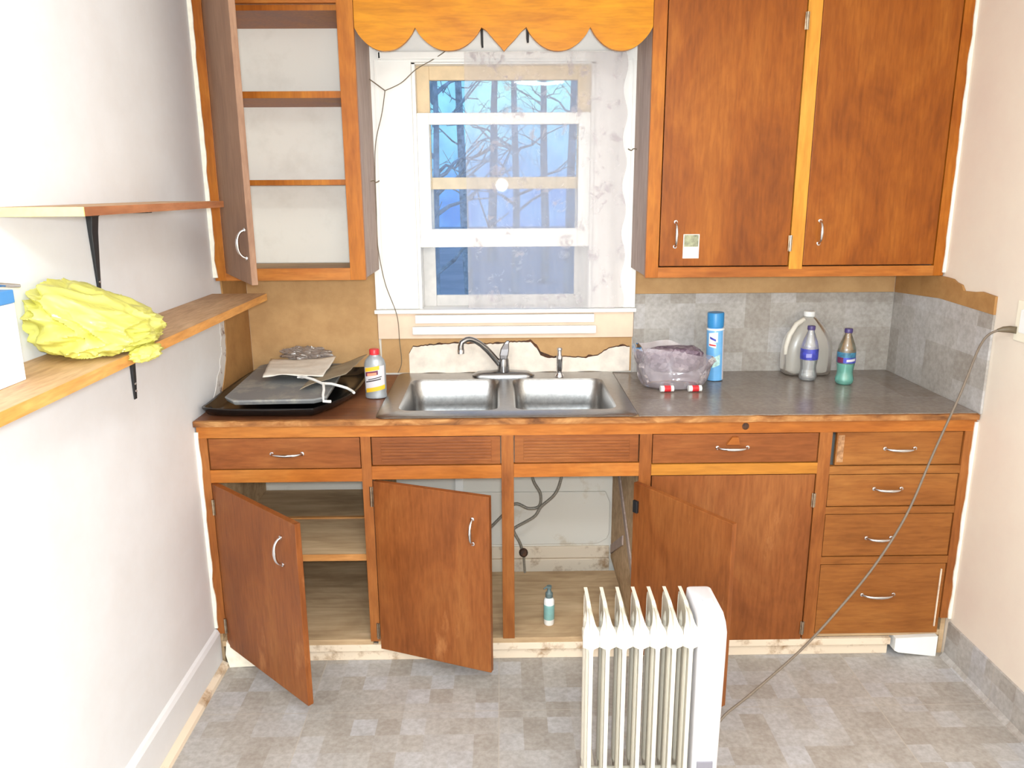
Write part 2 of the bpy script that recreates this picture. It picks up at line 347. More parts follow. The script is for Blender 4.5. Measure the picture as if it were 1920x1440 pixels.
# baseboards: left with shoe moulding, right a grey vinyl cove
mb = MB(); mb.prism([(XL, 0), (XL+.014, 0), (XL+.014, .128), (XL+.008, .140), (XL, .146)], 'y', YB, -.002)
bb = struct(mb.build('baseboard_left', M['wall_l']))
mb = MB(); mb.prism([(XL+.0145, 0), (XL+.036, 0), (XL+.033, .012), (XL+.0145, .022)], 'y', YB, -.002); mb.build('shoe_moulding', M['cream'], bb)
mb = MB(); mb.prism([(XR, 0), (XR-.022, 0), (XR-.008, .018), (XR-.005, .135), (XR, .138)], 'y', YB, -.002)
struct(mb.build('baseboard_right', M['floor']))
# cream caulk bead strips where cabinets meet the walls
def bead(n, x, sgn, y, z0, z1, wd):
    mb = MB(); L = []; k = int((z1-z0)/.03)
    for i in range(k+1):
        z = z0+(z1-z0)*i/k; a = wd*(.8+.5*mn.noise(Vector((x*9, 3, z*14))))
        L.append([Vector((x, y-.006, z)), Vector((x+sgn*a, y-.006, z)), Vector((x+sgn*a, y-.0005, z)), Vector((x, y-.0005, z))])
    mb.loft(L); struct(mb.build('trim_%d' % n, M['caulk']))
bead(1, XL, 1, .305, 1.33, 2.5, .017); bead(2, XL, 1, 0, .15, .86, .014)
bead(3, XR, -1, .305, 1.33, 2.5, .012); bead(4, XR, -1, 0, .15, .87, .012)

# ------------------------------------------------------------------ pulls and hinges
def pull(parent, c, L, axis='x', out=.026, loc=True, mat='chrome', r=.0052, tw=0):
    """bow handle; c = centre on the surface (surface faces -y)"""
    n = 18; P_ = []; R_ = []
    for i in range(n+1):
        t = i/n*2-1; a = t*L/2; o = out*(1-abs(t)**2.6)**.6 if abs(t) < 1 else 0
        P_.append((c[0]+a, c[1]-o, c[2]) if axis == 'x' else (c[0], c[1]-o, c[2]+a)); R_.append(r*(1.15-.45*abs(t)) if abs(t) < .93 else r*.95)
    mb = MB(); mb.tube(P_, R_, 10)
    for s_ in (-1, 1):
        cc = (c[0]+s_*L/2, c[1]-.001, c[2]) if axis == 'x' else (c[0], c[1]-.001, c[2]+s_*L/2)
        mb.lathe([(.0072, 0), (.0066, .003), (.003, .0045)], cc, 12, tilt=Matrix.Rotation(math.pi/2, 4, 'X'))
    return mb.build('handle', M[mat], parent, loc=(0, 0, 0) if loc else None)
def hinge_plate(parent, x, y, z, h=.055, loc=True):
    mb = MB(); mb.box(x-.007, x+.007, y-.0025, y, z-h/2, z+h/2, .001); mb.tube([(x, y-.004, z-h/2), (x, y-.004, z+h/2)], .0035, 8)
    return mb.build('hinge', M['dullmetal'], parent, loc=(0, 0, 0) if loc else None)
def swing_door(parent, hx, hy, z0, z1, w_, ang, mat, name='door', t=.019, side=1):
    """door hinged at (hx,hy); side 1 = extends to +x when closed, -1 = to -x; ang swings the free edge towards the room"""
    mb = MB(); x0, x1 = (0, w_) if side > 0 else (-w_, 0)
    mb.box(x0, x1, 0, t, z0, z1, .0015)
    d = mb.build(name, mat, parent, loc=(0, 0, 0))
    d.location = Vector((hx, hy, 0))-parent.location; d.rotation_euler = (0, 0, -ang*side); return d

# ------------------------------------------------------------------ base cabinet
base = thing('base_cabinet', (.28, .3, 0), 'long built-in stained wooden base cabinet under the sink with three doors hanging open', 'cabinet')
mb = MB(); Y0, Y1 = 0, .02
for x0, x1, z0, z1 in [(-1.0, -.969, .125, .838), (-.468, -.435, .087, .838), (-.005, .036, .092, .838), (.453, .494, .087, .838), (1.05, 1.092, .075, .838), (1.533, 1.566, .15, .838)]:
    MB().box(x0, x1, Y0, Y1, z0, z1, .001).build('stile', M['frame_v'], base)
mb = MB()
for x0, x1, z0, z1 in [(-.969, -.468, .683, .727), (-.435, -.005, .689, .735), (.036, .453, .692, .738)]: MB().box(x0, x1, .0005, Y1, z0, z1, .001).build('rail', M['frame_h'], base)
mb.box(-1.0, 1.566, -.0005, Y1, .838, .880, .001)
mb.build('rail', M['frame_h'], base)
MB().box(.494, 1.05, -.001, Y1, .694, .732, .001).build('rail', M['midrail'], base)
mb = MB()
for z0, z1 in [(.690, .718), (.547, .572), (.361, .388)]: MB().box(1.092, 1.533, .001, Y1, z0, z1, .001).build('rail', M['right'], base)
# carcase
MB().box(-1.003, -.99, .021, .638, .0, .87).build('end_panel', M['raw'], base)
MB().box(1.55, 1.566, .021, .638, .0, .87).build('end_panel', M['raw'], base)
for x in (-.452, .466, 1.07): MB().box(x-.008, x+.008, .021, .625, .09, .868).build('partition', M['raw'], base)
MB().box(-.989, -.461, .006, .636, .072, .092).build('cabinet_floor', M['raw'], base)
MB().box(-.443, .457, .006, .50, .072, .092).build('cabinet_floor', M['raw'], base)
MB().box(.475, 1.549, .021, .60, .072, .092).build('cabinet_floor', M['raw'], base)
sh = MB().box(-.989, -.461, .024, .636, .388, .408).build('shelf', M['raw'], base)
MB().box(-.989, -.461, .021, .0239, .386, .410).build('shelf_edge', M['raw_edge'], sh)
MB().box(-.989, -.461, .33, .345, .4085, .414).build('batten', M['raw_edge'], sh)
mb = MB(); mb.prism([(.60, .62), (.585, .65), (.05, .30), (.06, .26)], 'x', .452, .4575); mb.prism([(.60, .12), (.60, .16), (.30, .34), (.30, .30)], 'x', .452, .4575)
mb.build('brace', M['side'], base)
# toe boards
MB().box(-.975, 1.37, .004, .02, .046, .0715, .002).build('toe_board', M['cream'], base)
MB().box(-.975, 1.37, .022, .04, 0, .038, .002).build('toe_board', M['cream'], base)
mb = MB(); mb.prism([(-.968, .10), (-.955, .085), (-.90, .03), (-.86, .004), (-.965, .0), (-.975, .05)], 'y', -.012, .003); mb.build('plaster_lump', M['caulk'], base)
mb = MB(); mb.prism([(1.385, .072), (1.385, .024), (1.40, .016), (1.522, 0), (1.535, .0), (1.535, .078)], 'y', .0, .05); mb.build('plinth_block', M['white'], base)
MB().box(1.512, 1.516, -.003, .001, .12, .34).build('chipped_strip', M['cream'], base)
mb = MB(); mb.box(-.44, .452, .622, .6395, 0, .085, .003); mb.box(-.44, .452, .630, .6395, .087, .140, .003); mb.build('back_rail', M['cream'], base)
# plaster patch on the wall inside the sink bay
mb = MB(); mb.prism([(-.40, .152), (.40, .152), (.44, .175), (.4505, .20), (.4505, .34), (.43, .388), (-.40, .392)], 'y', .628, .6395)
struct(mb.build('trim_6', M['wall_b'], bevel=.003))
# drawer fronts and false fronts
def drawer(x0, x1, z0, z1, mat, hc=None, L=.105, y=.0035):
    d = MB().box(x0, x1, y, .021, z0, z1, .0012).build('drawer', mat, base)
    if hc: pull(d, (hc[0], y, hc[1]), L, 'x', loc=False)
    return d
drawer(-.966, -.471, .730, .835, M['door_h'], (-.711, .782), .10)
drawer(.497, 1.047, .735, .835, M['door_h'], (.762, .788), .10)
drawer(1.110, 1.530, .721, .835, M['right'], (1.323, .778), .10, .006)
drawer(1.095, 1.530, .575, .687, M['right'], (1.296, .637), .092)
drawer(1.095, 1.530, .391, .544, M['right'], (1.284, .458), .085)
drawer(1.095, 1.530, .092, .358, M['right'], (1.303, .244), .11)
mb = MB(); mb.box(1.114, 1.135, .0045, .006, .732, .826); mb.build('worn_patch', dirty('flaked_varnish', (186, 140, 98), (140, 96, 60), (.4, .6), 60, .6), base)
for x0, x1, z0, z1 in [(-.432, -.008, .738, .834), (.039, .450, .741, .836)]:
    mb = MB().box(x0, x1, .006, .018, z0, z1, .001); k = 7
    for i in range(k): zz = z0+.010+(z1-z0-.02)*(i+.5)/k; mb.box(x0+.03, x1-.03, .0035, .0062, zz-.0042, zz+.0042, .0012)
    mb.build('false_front', M['door_h'], base)
# latch block above the bay four pull
mb = MB(); mb.prism([(.74, .800), (.758, .826), (.778, .826), (.784, .800)], 'y', -.006, .003); mb.build('latch', M['frame_h'], base)
mb = MB(); mb.lathe([(.012, 0), (.008, .004), (.002, .006)], (.800, -.001, .862), 14, tilt=Matrix.Rotation(math.pi/2, 4, 'X')); mb.build('knot_hole', M['rust'], base)
# closed door, bay four
d = MB().box(.498, 1.047, .0035, .021, .072, .690, .0012).build('door', M['door'], base)
for zz in (.60, .12): hinge_plate(d, 1.047, 0, zz, .05, loc=False)
# open doors
R = math.radians
d1 = swing_door(base, -.967, -.002, .079, .682, .497, R(43.5), M['door']); pull(d1, (.415, 0, .573), .088, 'z')
hinge_plate(d1, .004, -.001, .60); hinge_plate(d1, .004, -.001, .16)
d2 = swing_door(base, -.433, -.002, .060, .684, .417, R(21.5), M['door']); pull(d2, (.36, 0, .560), .085, 'z')
hinge_plate(d2, -.006, -.001, .63, .07); hinge_plate(d2, -.006, -.001, .13, .06)
d3 = swing_door(base, .451, -.004, .068, .676, .418, R(123.5), M['door'], side=-1)
mb = MB(); mb.box(-.028, -.008, .0195, .030, .575, .618, .003); mb.build('catch', M['black'], d3, loc=(0, 0, 0))

# ------------------------------------------------------------------ worktop
top = thing('worktop', (.28, .3, .88), 'long kitchen worktop, worn brown left of the sink and grey vinyl right of it', 'countertop')
mb = MB(); mb.box(-1.003, -.385, -.004, .638, .8805, .900, .002); mb.box(-.385, .415, -.004, .02, .8805, .899); mb.box(-.385, .415, .615, .638, .8805, .899)
mb.build('left_surface', M['counter'], top)
MB().box(.415, 1.564, -.004, .638, .8805, .899, .001).build('right_surface', M['raw'], top)
MB().box(.448, 1.560, -.003, .637, .8991, .9025, .0008).build('vinyl_covering', M['ctile'], top)
mb = MB(); L = []; k = 130
for i in range(k+1):
    x = -1.003+2.567*i/k; a = .0035*mn.noise(Vector((x*22, 1, 0)))+.002*mn.noise(Vector((x*70, 5, 0)))
    L.append([Vector((x, -.014+a, .8805)), Vector((x, -.015+a, .8985+a*.8)), Vector((x, -.0045, .900+a*.5)), Vector((x, -.0045, .8805))])
mb.loft(L); mb.build('front_edging', M['nose'], top)

# ------------------------------------------------------------------ sink
sink = thing('sink', (.015, .31, .90), 'stainless steel double bowl sink set into the worktop below the window', 'sink')
def rrect(x0, x1, y0, y1, r, z, n=6):
    P_ = []
    for cx, cy, a0 in ((x1-r, y1-r, 0), (x0+r, y1-r, 90), (x0+r, y0+r, 180), (x1-r, y0+r, 270)):
        for i in range(n+1): a = R(a0+90*i/n); P_.append(Vector((cx+r*math.cos(a), cy+r*math.sin(a), z)))
    return P_
SX0, SX1, SY0, SY1, SZ = -.412, .442, -.002, .632, .9065
bowls = [(-.352, -.010, .068, .515), (.040, .388, .068, .515)]
mb = MB(); bm = mb.bm; edges = []
def loopv(P_):
    vs = [bm.verts.new(p) for p in P_]; return vs, [bm.edges.new((vs[i], vs[(i+1) % len(vs)])) for i in range(len(vs))]
ov, oe = loopv(rrect(SX0, SX1, SY0, SY1, .03, SZ)); edges += oe; bl = []
for b_ in bowls: v_, e_ = loopv(rrect(*b_, .045, SZ)); bl.append(v_); edges += e_
bmesh.ops.triangle_fill(bm, edges=edges, use_beauty=True, use_dissolve=False)
def ringto(prev, P_):
    vs = [bm.verts.new(p) for p in P_]; n = len(vs)
    for k in range(n): bm.faces.new((prev[k], prev[(k+1) % n], vs[(k+1) % n], vs[k]))
    return vs
e2 = ringto(ov, rrect(SX0-.005, SX1+.005, SY0-.005, SY1+.004, .034, SZ-.0045))
for b_, v_ in zip(bowls, bl):
    x0, x1, y0, y1 = b_; p = v_
    for ins, z, r in ((.002, SZ-.004, .046), (.006, SZ-.012, .048), (.010, SZ-.10, .05), (.014, SZ-.140, .052), (.022, SZ-.158, .05), (.045, SZ-.168, .04)):
        p = ringto(p, rrect(x0+ins, x1-ins, y0+ins, y1-ins, r, z))
    bm.faces.new(p)
mb.smooth = True; mb.build('basin', M['steel'], sink)
for b_ in bowls:
    MB().lathe([(.042, 0), (.040, .003), (.030, .001), (.006, .001), (.006, .006), (.001, .007)], ((b_[0]+b_[1])/2, (b_[2]+b_[3])/2, SZ-.1675), 24).build('drain', M['chrome'], sink)
# faucet
fc = thing('faucet', (0, .57, SZ), 'chrome single lever kitchen faucet at the back of the sink', 'faucet')
mb = MB(); mb.loft([rrect(-.118, .128, .535, .600, .032, SZ), rrect(-.118, .128, .535, .600, .032, SZ+.006), rrect(-.10, .11, .542, .593, .025, SZ+.016), rrect(-.03, .04, .55, .585, .0165, SZ+.022)]); mb.smooth = True
mb.build('base_plate', M['chrome_d'], fc)
MB().lathe([(.024, 0), (.023, .02), (.021, .045), (.019, .052), (.004, .056)], (.006, .568, SZ+.018), 22).build('body', M['chrome_d'], fc)
mb = MB(); sp = []
for i in range(17):
    t = i/16; x = -.004-.150*t; z = SZ+.040+.118*math.sin(min(1, t*1.12)*math.pi/2) - (.012*max(0, t-.85)/.15)
    sp.append((x, .568-.055*t, z))
sp += [(-.158, .512, SZ+.132), (-.158, .512, SZ+.118)]
mb.tube(sp, [.0115]*8+[.0105]*9+[.0115, .0125], 12); mb.build('spout', M['chrome_d'], fc)
MB().lathe([(.0135, 0), (.0135, .014), (.012, .016)], (-.158, .512, SZ+.103), 16).build('aerator', M['chrome'], fc)
mb = MB(); mb.loft([[Vector((.006+a*w_+dx, .568+c*th, z)) for a, c in ((-1, -1), (1, -1), (1, 1), (-1, 1))] for z, w_, dx, th in ((SZ+.062, .012, 0, .012), (SZ+.085, .017, .002, .011), (SZ+.108, .0165, .006, .008), (SZ+.130, .010, .012, .006), (SZ+.142, .006, .019, .004))]); mb.build('lever', plain('dark_lever_chrome', (96, 92, 92), .3, 1), fc, bevel=.003)
sp_ = thing('sink_sprayer', (.226, .55, SZ), 'chrome side sprayer standing right of the faucet', 'sprayer')
MB().lathe([(.018, 0), (.017, .006), (.012, .012), (.012, .018)], (.226, .55, SZ), 18).build('collar', M['chrome'], sp_)
MB().lathe([(.009, .0), (.011, .012), (.0125, .05), (.013, .062), (.009, .068), (.008, .085), (.011, .088), (.010, .096), (.002, .098)], (.226, .55, SZ+.0185), 18).build('spray_head', M['chrome'], sp_)

# ------------------------------------------------------------------ upper left cabinet
U = .306
ul = thing('wall_cabinet', (-.74, .47, 1.318), 'open upper wall cabinet with bare shelves left of the window', 'cabinet')
for x0, x1 in ((-1.0, -.962), (-.528, -.474)): MB().box(x0, x1, U, U+.02, 1.318, 2.45, .001).build('stile', M['upframe'], ul)
for z0, z1 in ((1.318, 1.360), (2.215, 2.45)): MB().box(-.962, -.528, U+.0004, U+.02, z0, z1, .001).build('rail', M['frame_h'], ul)
MB().box(-1.0, -.985, U+.0205, .6385, 1.325, 2.45).build('side_panel', M['closet'], ul)
MB().box(-.489, -.474, U+.0205, .6385, 1.325, 2.45).build('side_panel', M['side'], ul)
MB().box(-.984, -.490, .630, .6385, 1.352, 2.45).build('back_panel', M['closet'], ul)
MB().box(-.984, -.490, U+.021, .629, 1.332, 1.350).build('cabinet_floor', M['raw'], ul)
for z, t in ((1.925, .022), (1.642, .018)): MB().box(-.984, -.490, U+.022, .629, z, z+t, .001).build('shelf', M['upframe'], ul)
MB().box(-.984, -.490, U+.022, .629, 2.196, 2.214).build('shelf', M['upframe'], ul)
du = swing_door(ul, -.960, U-.002, 1.345, 2.42, .425, R(61.5), wood('dull_mauve_brown_plywood', [(136, 98, 76), (158, 120, 94), (172, 136, 112)], 'z', 5, .45)); pull(du, (.390, 0, 1.467), .085, 'z')
# ------------------------------------------------------------------ upper right cabinet
ur = thing('wall_cabinet', (1.04, .47, 1.318), 'large two door orange plywood wall cabinet right of the window', 'cabinet')
for x0, x1 in ((.507, .552), (1.528, 1.564)): MB().box(x0, x1, U, U+.02, 1.318, 2.45, .001).build('stile', M['upframe'], ur)
MB().box(1.013, 1.060, U-.001, U+.02, 1.345, 2.45, .001).build('center_stile', M['stile'], ur)
MB().box(.552, 1.528, U+.0004, U+.02, 1.318, 1.354, .001).build('rail', M['frame_h'], ur)
MB().box(.507, .522, U+.0205, .6385, 1.325, 2.45).build('side_panel', M['side'], ur)
MB().box(1.550, 1.564, U+.0205, .6385, 1.325, 2.45).build('side_panel', M['side'], ur)
MB().box(.523, 1.549, U+.021, .6385, 1.325, 1.34).build('cabinet_floor', M['raw'], ur)
da = MB().box(.556, 1.010, U+.003, U+.022, 1.358, 2.43, .0015).build('door', M['updoor'], ur); pull(da, (.608, U+.003, 1.468), .085, 'z', loc=False)
db = MB().box(1.063, 1.525, U+.003, U+.022, 1.358, 2.43, .0015).build('door', M['updoor'], ur); pull(db, (1.112, U+.003, 1.472), .078, 'z', loc=False)
for zz in (1.435, 2.155): hinge_plate(da, 1.011, U-.0015, zz, .055, loc=False)
stk = MB().box(.637, .693, U+.0015, U+.0029, 1.385, 1.468).build('sticker', M['paper'], da)
MB().box(.640, .690, U+.0009, U+.0014, 1.425, 1.466).build('printed_patch', plain('green_grey_print', (150, 150, 120), .6, var=.25, vs=60), stk)

# ------------------------------------------------------------------ scalloped valance
def lobe(x0, x1, zc, zb, n=18):
    P_ = []
    for i in range(n+1):
        t = i/n; u = 2*t-1; P_.append((x0+(x1-x0)*t, zc-(zc-zb)*(1-abs(u)**2.1)**.85 if abs(u) < 1 else zc))
    return P_
pts = []
for a, b_ in ((-.472, -.274), (-.274, -.057)): pts += lobe(a, b_, 2.139, 2.068)
pts += [(-.040, 2.128), (-.015, 2.100), (.006, 2.078), (.0165, 2.066), (.027, 2.078), (.05, 2.100), (.075, 2.128)]
for a, b_ in ((.090, .300), (.300, .5055)): pts += lobe(a, b_, 2.139, 2.066)
pts = [p for i, p in enumerate(pts) if i == 0 or abs(p[0]-pts[i-1][0]) > 1e-5]
mb = MB(); n = len(pts)
F = [mb.bm.verts.new((x, U, z)) for x, z in pts]; B_ = [mb.bm.verts.new((x, U+.018, z)) for x, z in pts]
FT = [mb.bm.verts.new((x, U, 2.42)) for x, z in pts]; BT = [mb.bm.verts.new((x, U+.018, 2.42)) for x, z in pts]
for i in range(n-1):
    mb.bm.faces.new((F[i], F[i+1], FT[i+1], FT[i])); mb.bm.faces.new((B_[i+1], B_[i], BT[i], BT[i+1]))
    mb.bm.faces.new((F[i+1], F[i], B_[i], B_[i+1])); mb.bm.faces.new((FT[i], FT[i+1], BT[i+1], BT[i]))
mb.bm.faces.new((F[0], FT[0], BT[0], B_[0])); mb.bm.faces.new((F[-1], B_[-1], BT[-1], FT[-1]))
va = mb.build('scalloped_valance', M['valance']); tag(va, 'orange knotty pine valance with scalloped edge spanning between the wall cabinets', 'valance')
for x, zb, wd in ((-.057, 2.083, .0045), (.094, 2.098, .005)):
    mb = MB(); mb.tube([(x, U+.0235, 2.20), (x, U+.024, 2.15), (x+.001, U+.03, zb+.01), (x+.002, U+.036, zb)], [wd, wd, wd*.9, wd*.7], 8)
    o = mb.build('hook', M['black']); tag(o, 'black metal hook behind valance, %s of the pointed centre scallop' % ('left' if x < 0 else 'right'), 'hook', 'black hooks behind the valance')

# ------------------------------------------------------------------ window
win = bpy.data.objects.new('window_1', None); COL.objects.link(win); win.location = (.016, .64, 1.15); struct(win)
mb = MB()
mb.box(-.492, OX0, .618, .6395, 1.168, 2.40, .003); mb.box(OX1, .526, .618, .6395, 1.168, 2.40, .003); mb.box(-.492, .526, .617, .6395, 2.079, 2.40, .003)
mb.box(-.492, -.478, .610, .618, 1.168, 2.087, .002); mb.box(.512, .526, .610, .618, 1.168, 2.087, .002)
mb.box(-.46, -.452, .6145, .618, 1.168, 2.087, .001); mb.box(.486, .494, .6145, .618, 1.168, 2.087, .001)
mb.build('casing', M['white'], win)
mb = MB(); mb.box(OX0, OX0+.012, .64, .775, OZ0, OZ1); mb.box(OX1-.012, OX1, .64, .775, OZ0, OZ1); mb.box(OX0, OX1, .64, .775, OZ1-.012, OZ1); mb.build('jamb', M['white'], win)
MB().box(-.498, .530, .596, .6395, 1.152, 1.167, .003).build('window_sill', M['white'], win)
MB().box(-.325, .357, .64, .775, 1.150, 1.163, .001).build('window_sill', M['white'], win)
MB().box(-.490, .524, .622, .6395, 1.048, 1.1515, .002).build('apron', M['peach'], win)
mb = MB(); mb.box(-.340, .366, .603, .6215, 1.112, 1.145, .003); mb.box(-.352, .374, .596, .6215, 1.068, 1.100, .005); mb.build('sill_track', M['white'], win)
def sash(y, x0, x1, z0, z1, st, tr_, brl, t, mat, name='sash'):
    mb = MB(); mb.box(x0, x0+st, y, y+t, z0, z1, .002); mb.box(x1-st, x1, y, y+t, z0, z1, .002)
    mb.box(x0+st, x1-st, y, y+t, z0, z0+brl, .002); mb.box(x0+st, x1-st, y, y+t, z1-tr_, z1, .002)
    s_ = mb.build(name, mat, win)
    MB().box(x0+st-.002, x1-st+.002, y+t*.5, y+t*.5+.003, z0+brl-.002, z1-tr_+.002).build('pane', M['glass'], s_); return s_
sash(.655, -.313, .345, 1.405, 1.905, .045, .042, .070, .028, M['white'])
sash(.690, -.313, .345, 1.625, 2.075, .048, .050, .045, .028, plain('yellowed_sash_paint', (226, 198, 158), .5, var=.05))
sash(.730, -.313, .345, 1.163, 1.660, .050, .03, .045, .022, plain('grey_white_storm_frame', (206, 200, 196), .45, var=.05), 'storm_sash')
# curtain rod and lace
rod = MB().box(-.442, .452, .594, .602, 2.086, 2.112, .003)
rod.box(-.442, -.434, .594, .6165, 2.086, 2.112); rod.box(.444, .452, .594, .6165, 2.086, 2.112)
tag(rod.build('curtain_rod', M['white']), 'flat white curtain rod above the window', 'curtain rod')
def lace(u, v):
    z = 2.108-v*(2.108-1.172); x = -.128+u*(.590+.008*math.sin(v*34)*(u > .99)+.01*v)
    return (x, .586+.0055*math.sin(u*46+1.3*math.sin(v*3))*(.4+.6*v)+.004*math.sin(u*17+v*2), z)
cu = MB().grid(lace, 150, 60).build('lace_curtain', M['lace'])
tag(cu, 'sheer white lace curtain panel hanging over the right part of the window', 'curtain')

# ------------------------------------------------------------------ splash panels
def slab(name, mat, pts, axis, a0, a1, label, cat='wall panel'):
    mb = MB(); mb.prism(pts, axis, a0, a1); o = mb.build(name, mat); tag(o, label, cat); return o
slab('backsplash_panel', M['fiber'], [(-.998, .9005), (-.482, .9005), (-.492, 1.046), (-.494, 1.335), (-.998, 1.335)], 'y', .632, .6392, 'tan fibreboard splash panel on the back wall left of the window')
under = [(-.480, .9), (.520, .9), (.520, 1.0465), (-.480, 1.0465)]
pu = thing('backsplash_panel', (.02, .635, .97), 'torn tan fibreboard strip under the window sill with white plaster exposed behind faucet', 'wall panel')
MB().box(-.481, .5215, .634, .6392, .9075, 1.0465).build('fibreboard', M['fiber'], pu)
# exposed plaster: irregular outline
up_edge = []
def jag(x): return .004*mn.noise(Vector((x*40, 2, 0)))+.003*mn.noise(Vector((x*120, 7, 0)))
ctrl = [(-.372, .985), (-.355, 1.013), (-.20, 1.026), (-.02, 1.022), (.06, 1.030), (.115, 1.028), (.140, 1.005), (.155, .975), (.185, .962), (.25, .968), (.33, .962), (.385, .972), (.42, .995), (.46, 1.008), (.512, 1.008)]
for i in range(len(ctrl)-1):
    (xa, za), (xb, zb) = ctrl[i], ctrl[i+1]; k = max(2, int((xb-xa)/.008))
    for j in range(k): t = j/k; x = xa+(xb-xa)*t; up_edge.append((x, za+(zb-za)*t+jag(x)))
up_edge.append((.514, 1.006))
def strip(name, mat, upper, lower, y0, y1):
    mb = MB(); L = [[Vector((x, y0, zl)), Vector((x, y0, zu)), Vector((x, y1, zu)), Vector((x, y1, zl))] for (x, zu), zl in zip(upper, lower)]
    mb.loft(L); return mb.build(name, mat, pu)
strip('torn_edge', M['rust'], [(x, z+.004+.009*max(0, mn.noise(Vector((x*30, 9, 1))))+.012*math.exp(-((x-.155)/.045)**2)) for x, z in up_edge], [z-.02 for x, z in up_edge], .6325, .6339)
strip('exposed_plaster', plain('white_plaster', (240, 226, 212), .8, var=.06, vs=25, bmp=.3), up_edge, [.9075+.002*math.sin(x*40) for x, z in up_edge], .6305, .6339)
slab('backsplash_panel', M['splash'], [(.524, .9028), (1.5595, .9028), (1.5595, 1.219), (.5275, 1.219)], 'y', .630, .6365, 'grey vinyl splash panel on the back wall right of the window')
slab('backsplash_panel', M['fiber'], [(.5275, 1.2195), (1.5595, 1.2195), (1.5595, 1.317), (.5275, 1.317)], 'y', .632, .6392, 'narrow tan fibreboard strip on back wall directly below the two door cabinet')
jp = [(-.018, 1.228), (-.016, 1.286), (.06, 1.292), (.10, 1.286), (.16, 1.282), (.178, 1.300), (.21, 1.305), (.235, 1.314), (.28, 1.316), (.6295, 1.3165), (.6295, 1.2195), (.30, 1.238)]
slab('side_splash_panel', M['fiber_side'], jp, 'x', 1.5595, 1.568, 'tan torn topped fibreboard strip on the right wall above the grey side splash')
slab('side_splash_panel', M['splash'], [(-.020, .9028), (.6295, .9028), (.6295, 1.2193), (.30, 1.2375), (-.018, 1.2275)], 'x', 1.5602, 1.568, 'grey vinyl side splash panel on the right wall at the end of the worktop')
slab('side_splash_panel', M['fiber_side'], [(.245, .9028), (.6315, .9028), (.6315, 1.317), (.36, 1.317), (.37, 1.20), (.35, 1.05), (.30, .97)], 'x', -1.0045, -.9985, 'tan fibreboard side splash on the left wall beside the wooden shelf end')
# torn wall surface left
mb = MB(); L = []
for i in range(41):
    z = .885+.30*i/40; y0 = .24+.11*math.sin(min(1, (z-.885)/.2)*1.5)+.012*mn.noise(Vector((z*40, 0, 3))); wd = .085*(1-.75*i/40)*(1+.5*mn.noise(Vector((z*22, 4, 0))))
    L.append([Vector((XL, y0-wd, z)), Vector((XL+.0022, y0-wd, z)), Vector((XL+.004, y0, z)), Vector((XL, y0, z))])
mb.loft(L); struct(mb.build('trim_5', dirty('peeled_plaster', (214, 206, 200), (130, 96, 80), (.54, .64), 22, .8)))

# ------------------------------------------------------------------ left wall shelves
SXF = -.815
lo = thing('wall_shelf', (-.91, -.4, 1.266), 'lower wooden wall shelf on the left wall holding the yellow bag', 'shelf')
MB().box(XL+.001, SXF-.002, -1.75, .272, 1.254, 1.278, .001).build('board', M['shelf'], lo)
MB().box(SXF-.002, SXF, -1.75, .272, 1.254, 1.278, .0005).build('front_edge', M['shelf_edge'], lo)
hi = thing('wall_shelf', (-.91, -.4, 1.587), 'upper short wooden wall shelf with pale cut end on the left wall', 'shelf')
MB().box(XL+.001, SXF-.002, -.888, -.085, 1.578, 1.596, .001).build('board', M['shelf'], hi)
MB().box(SXF-.002, SXF, -.889, -.085, 1.578, 1.596, .0005).build('front_edge', M['shelf_dark'], hi)
MB().box(XL+.001, SXF, -.893, -.8895, 1.578, 1.596).build('cut_end', M['cut'], hi)
def bracket(y, zt, L_, w0, w1, label):
    t = thing('shelf_bracket', (XL, y, zt), label, 'bracket', 'black shelf brackets')
    def sec(z, w_, d): return [Vector((XL+.0005, y-w_, z)), Vector((XL+d, y-w_, z)), Vector((XL+d, y+w_, z)), Vector((XL+.0005, y+w_, z))]
    MB().loft([sec(zt, w0*1.25, .030), sec(zt-.012, w0, .016), sec(zt-.05, w0*.92, .011), sec(zt-.12, (w0+w1)/2, .008), sec(zt-L_, w1, .004)]).build('upright', M['black'], t, bevel=.001)
    MB().box(XL+.0305, XL+.15, y-w0*.7, y+w0*.7, zt-.004, zt, .001).build('arm', M['black'], t)
    for dz in (-.76, -.87): MB().lathe([(.004, 0), (.0035, .002), (.001, .003)], (XL+.0062, y, zt+dz*L_), 10, tilt=Matrix.Rotation(math.pi/2, 4, 'Y')).build('screw', M['chrome'], t)
bracket(-.50, 1.5775, .225, .017, .004, 'black metal bracket on the left wall supporting the upper wooden shelf')
bracket(-.38, 1.2535, .18, .010, .007, 'black metal bracket on the left wall under the lower wooden shelf')

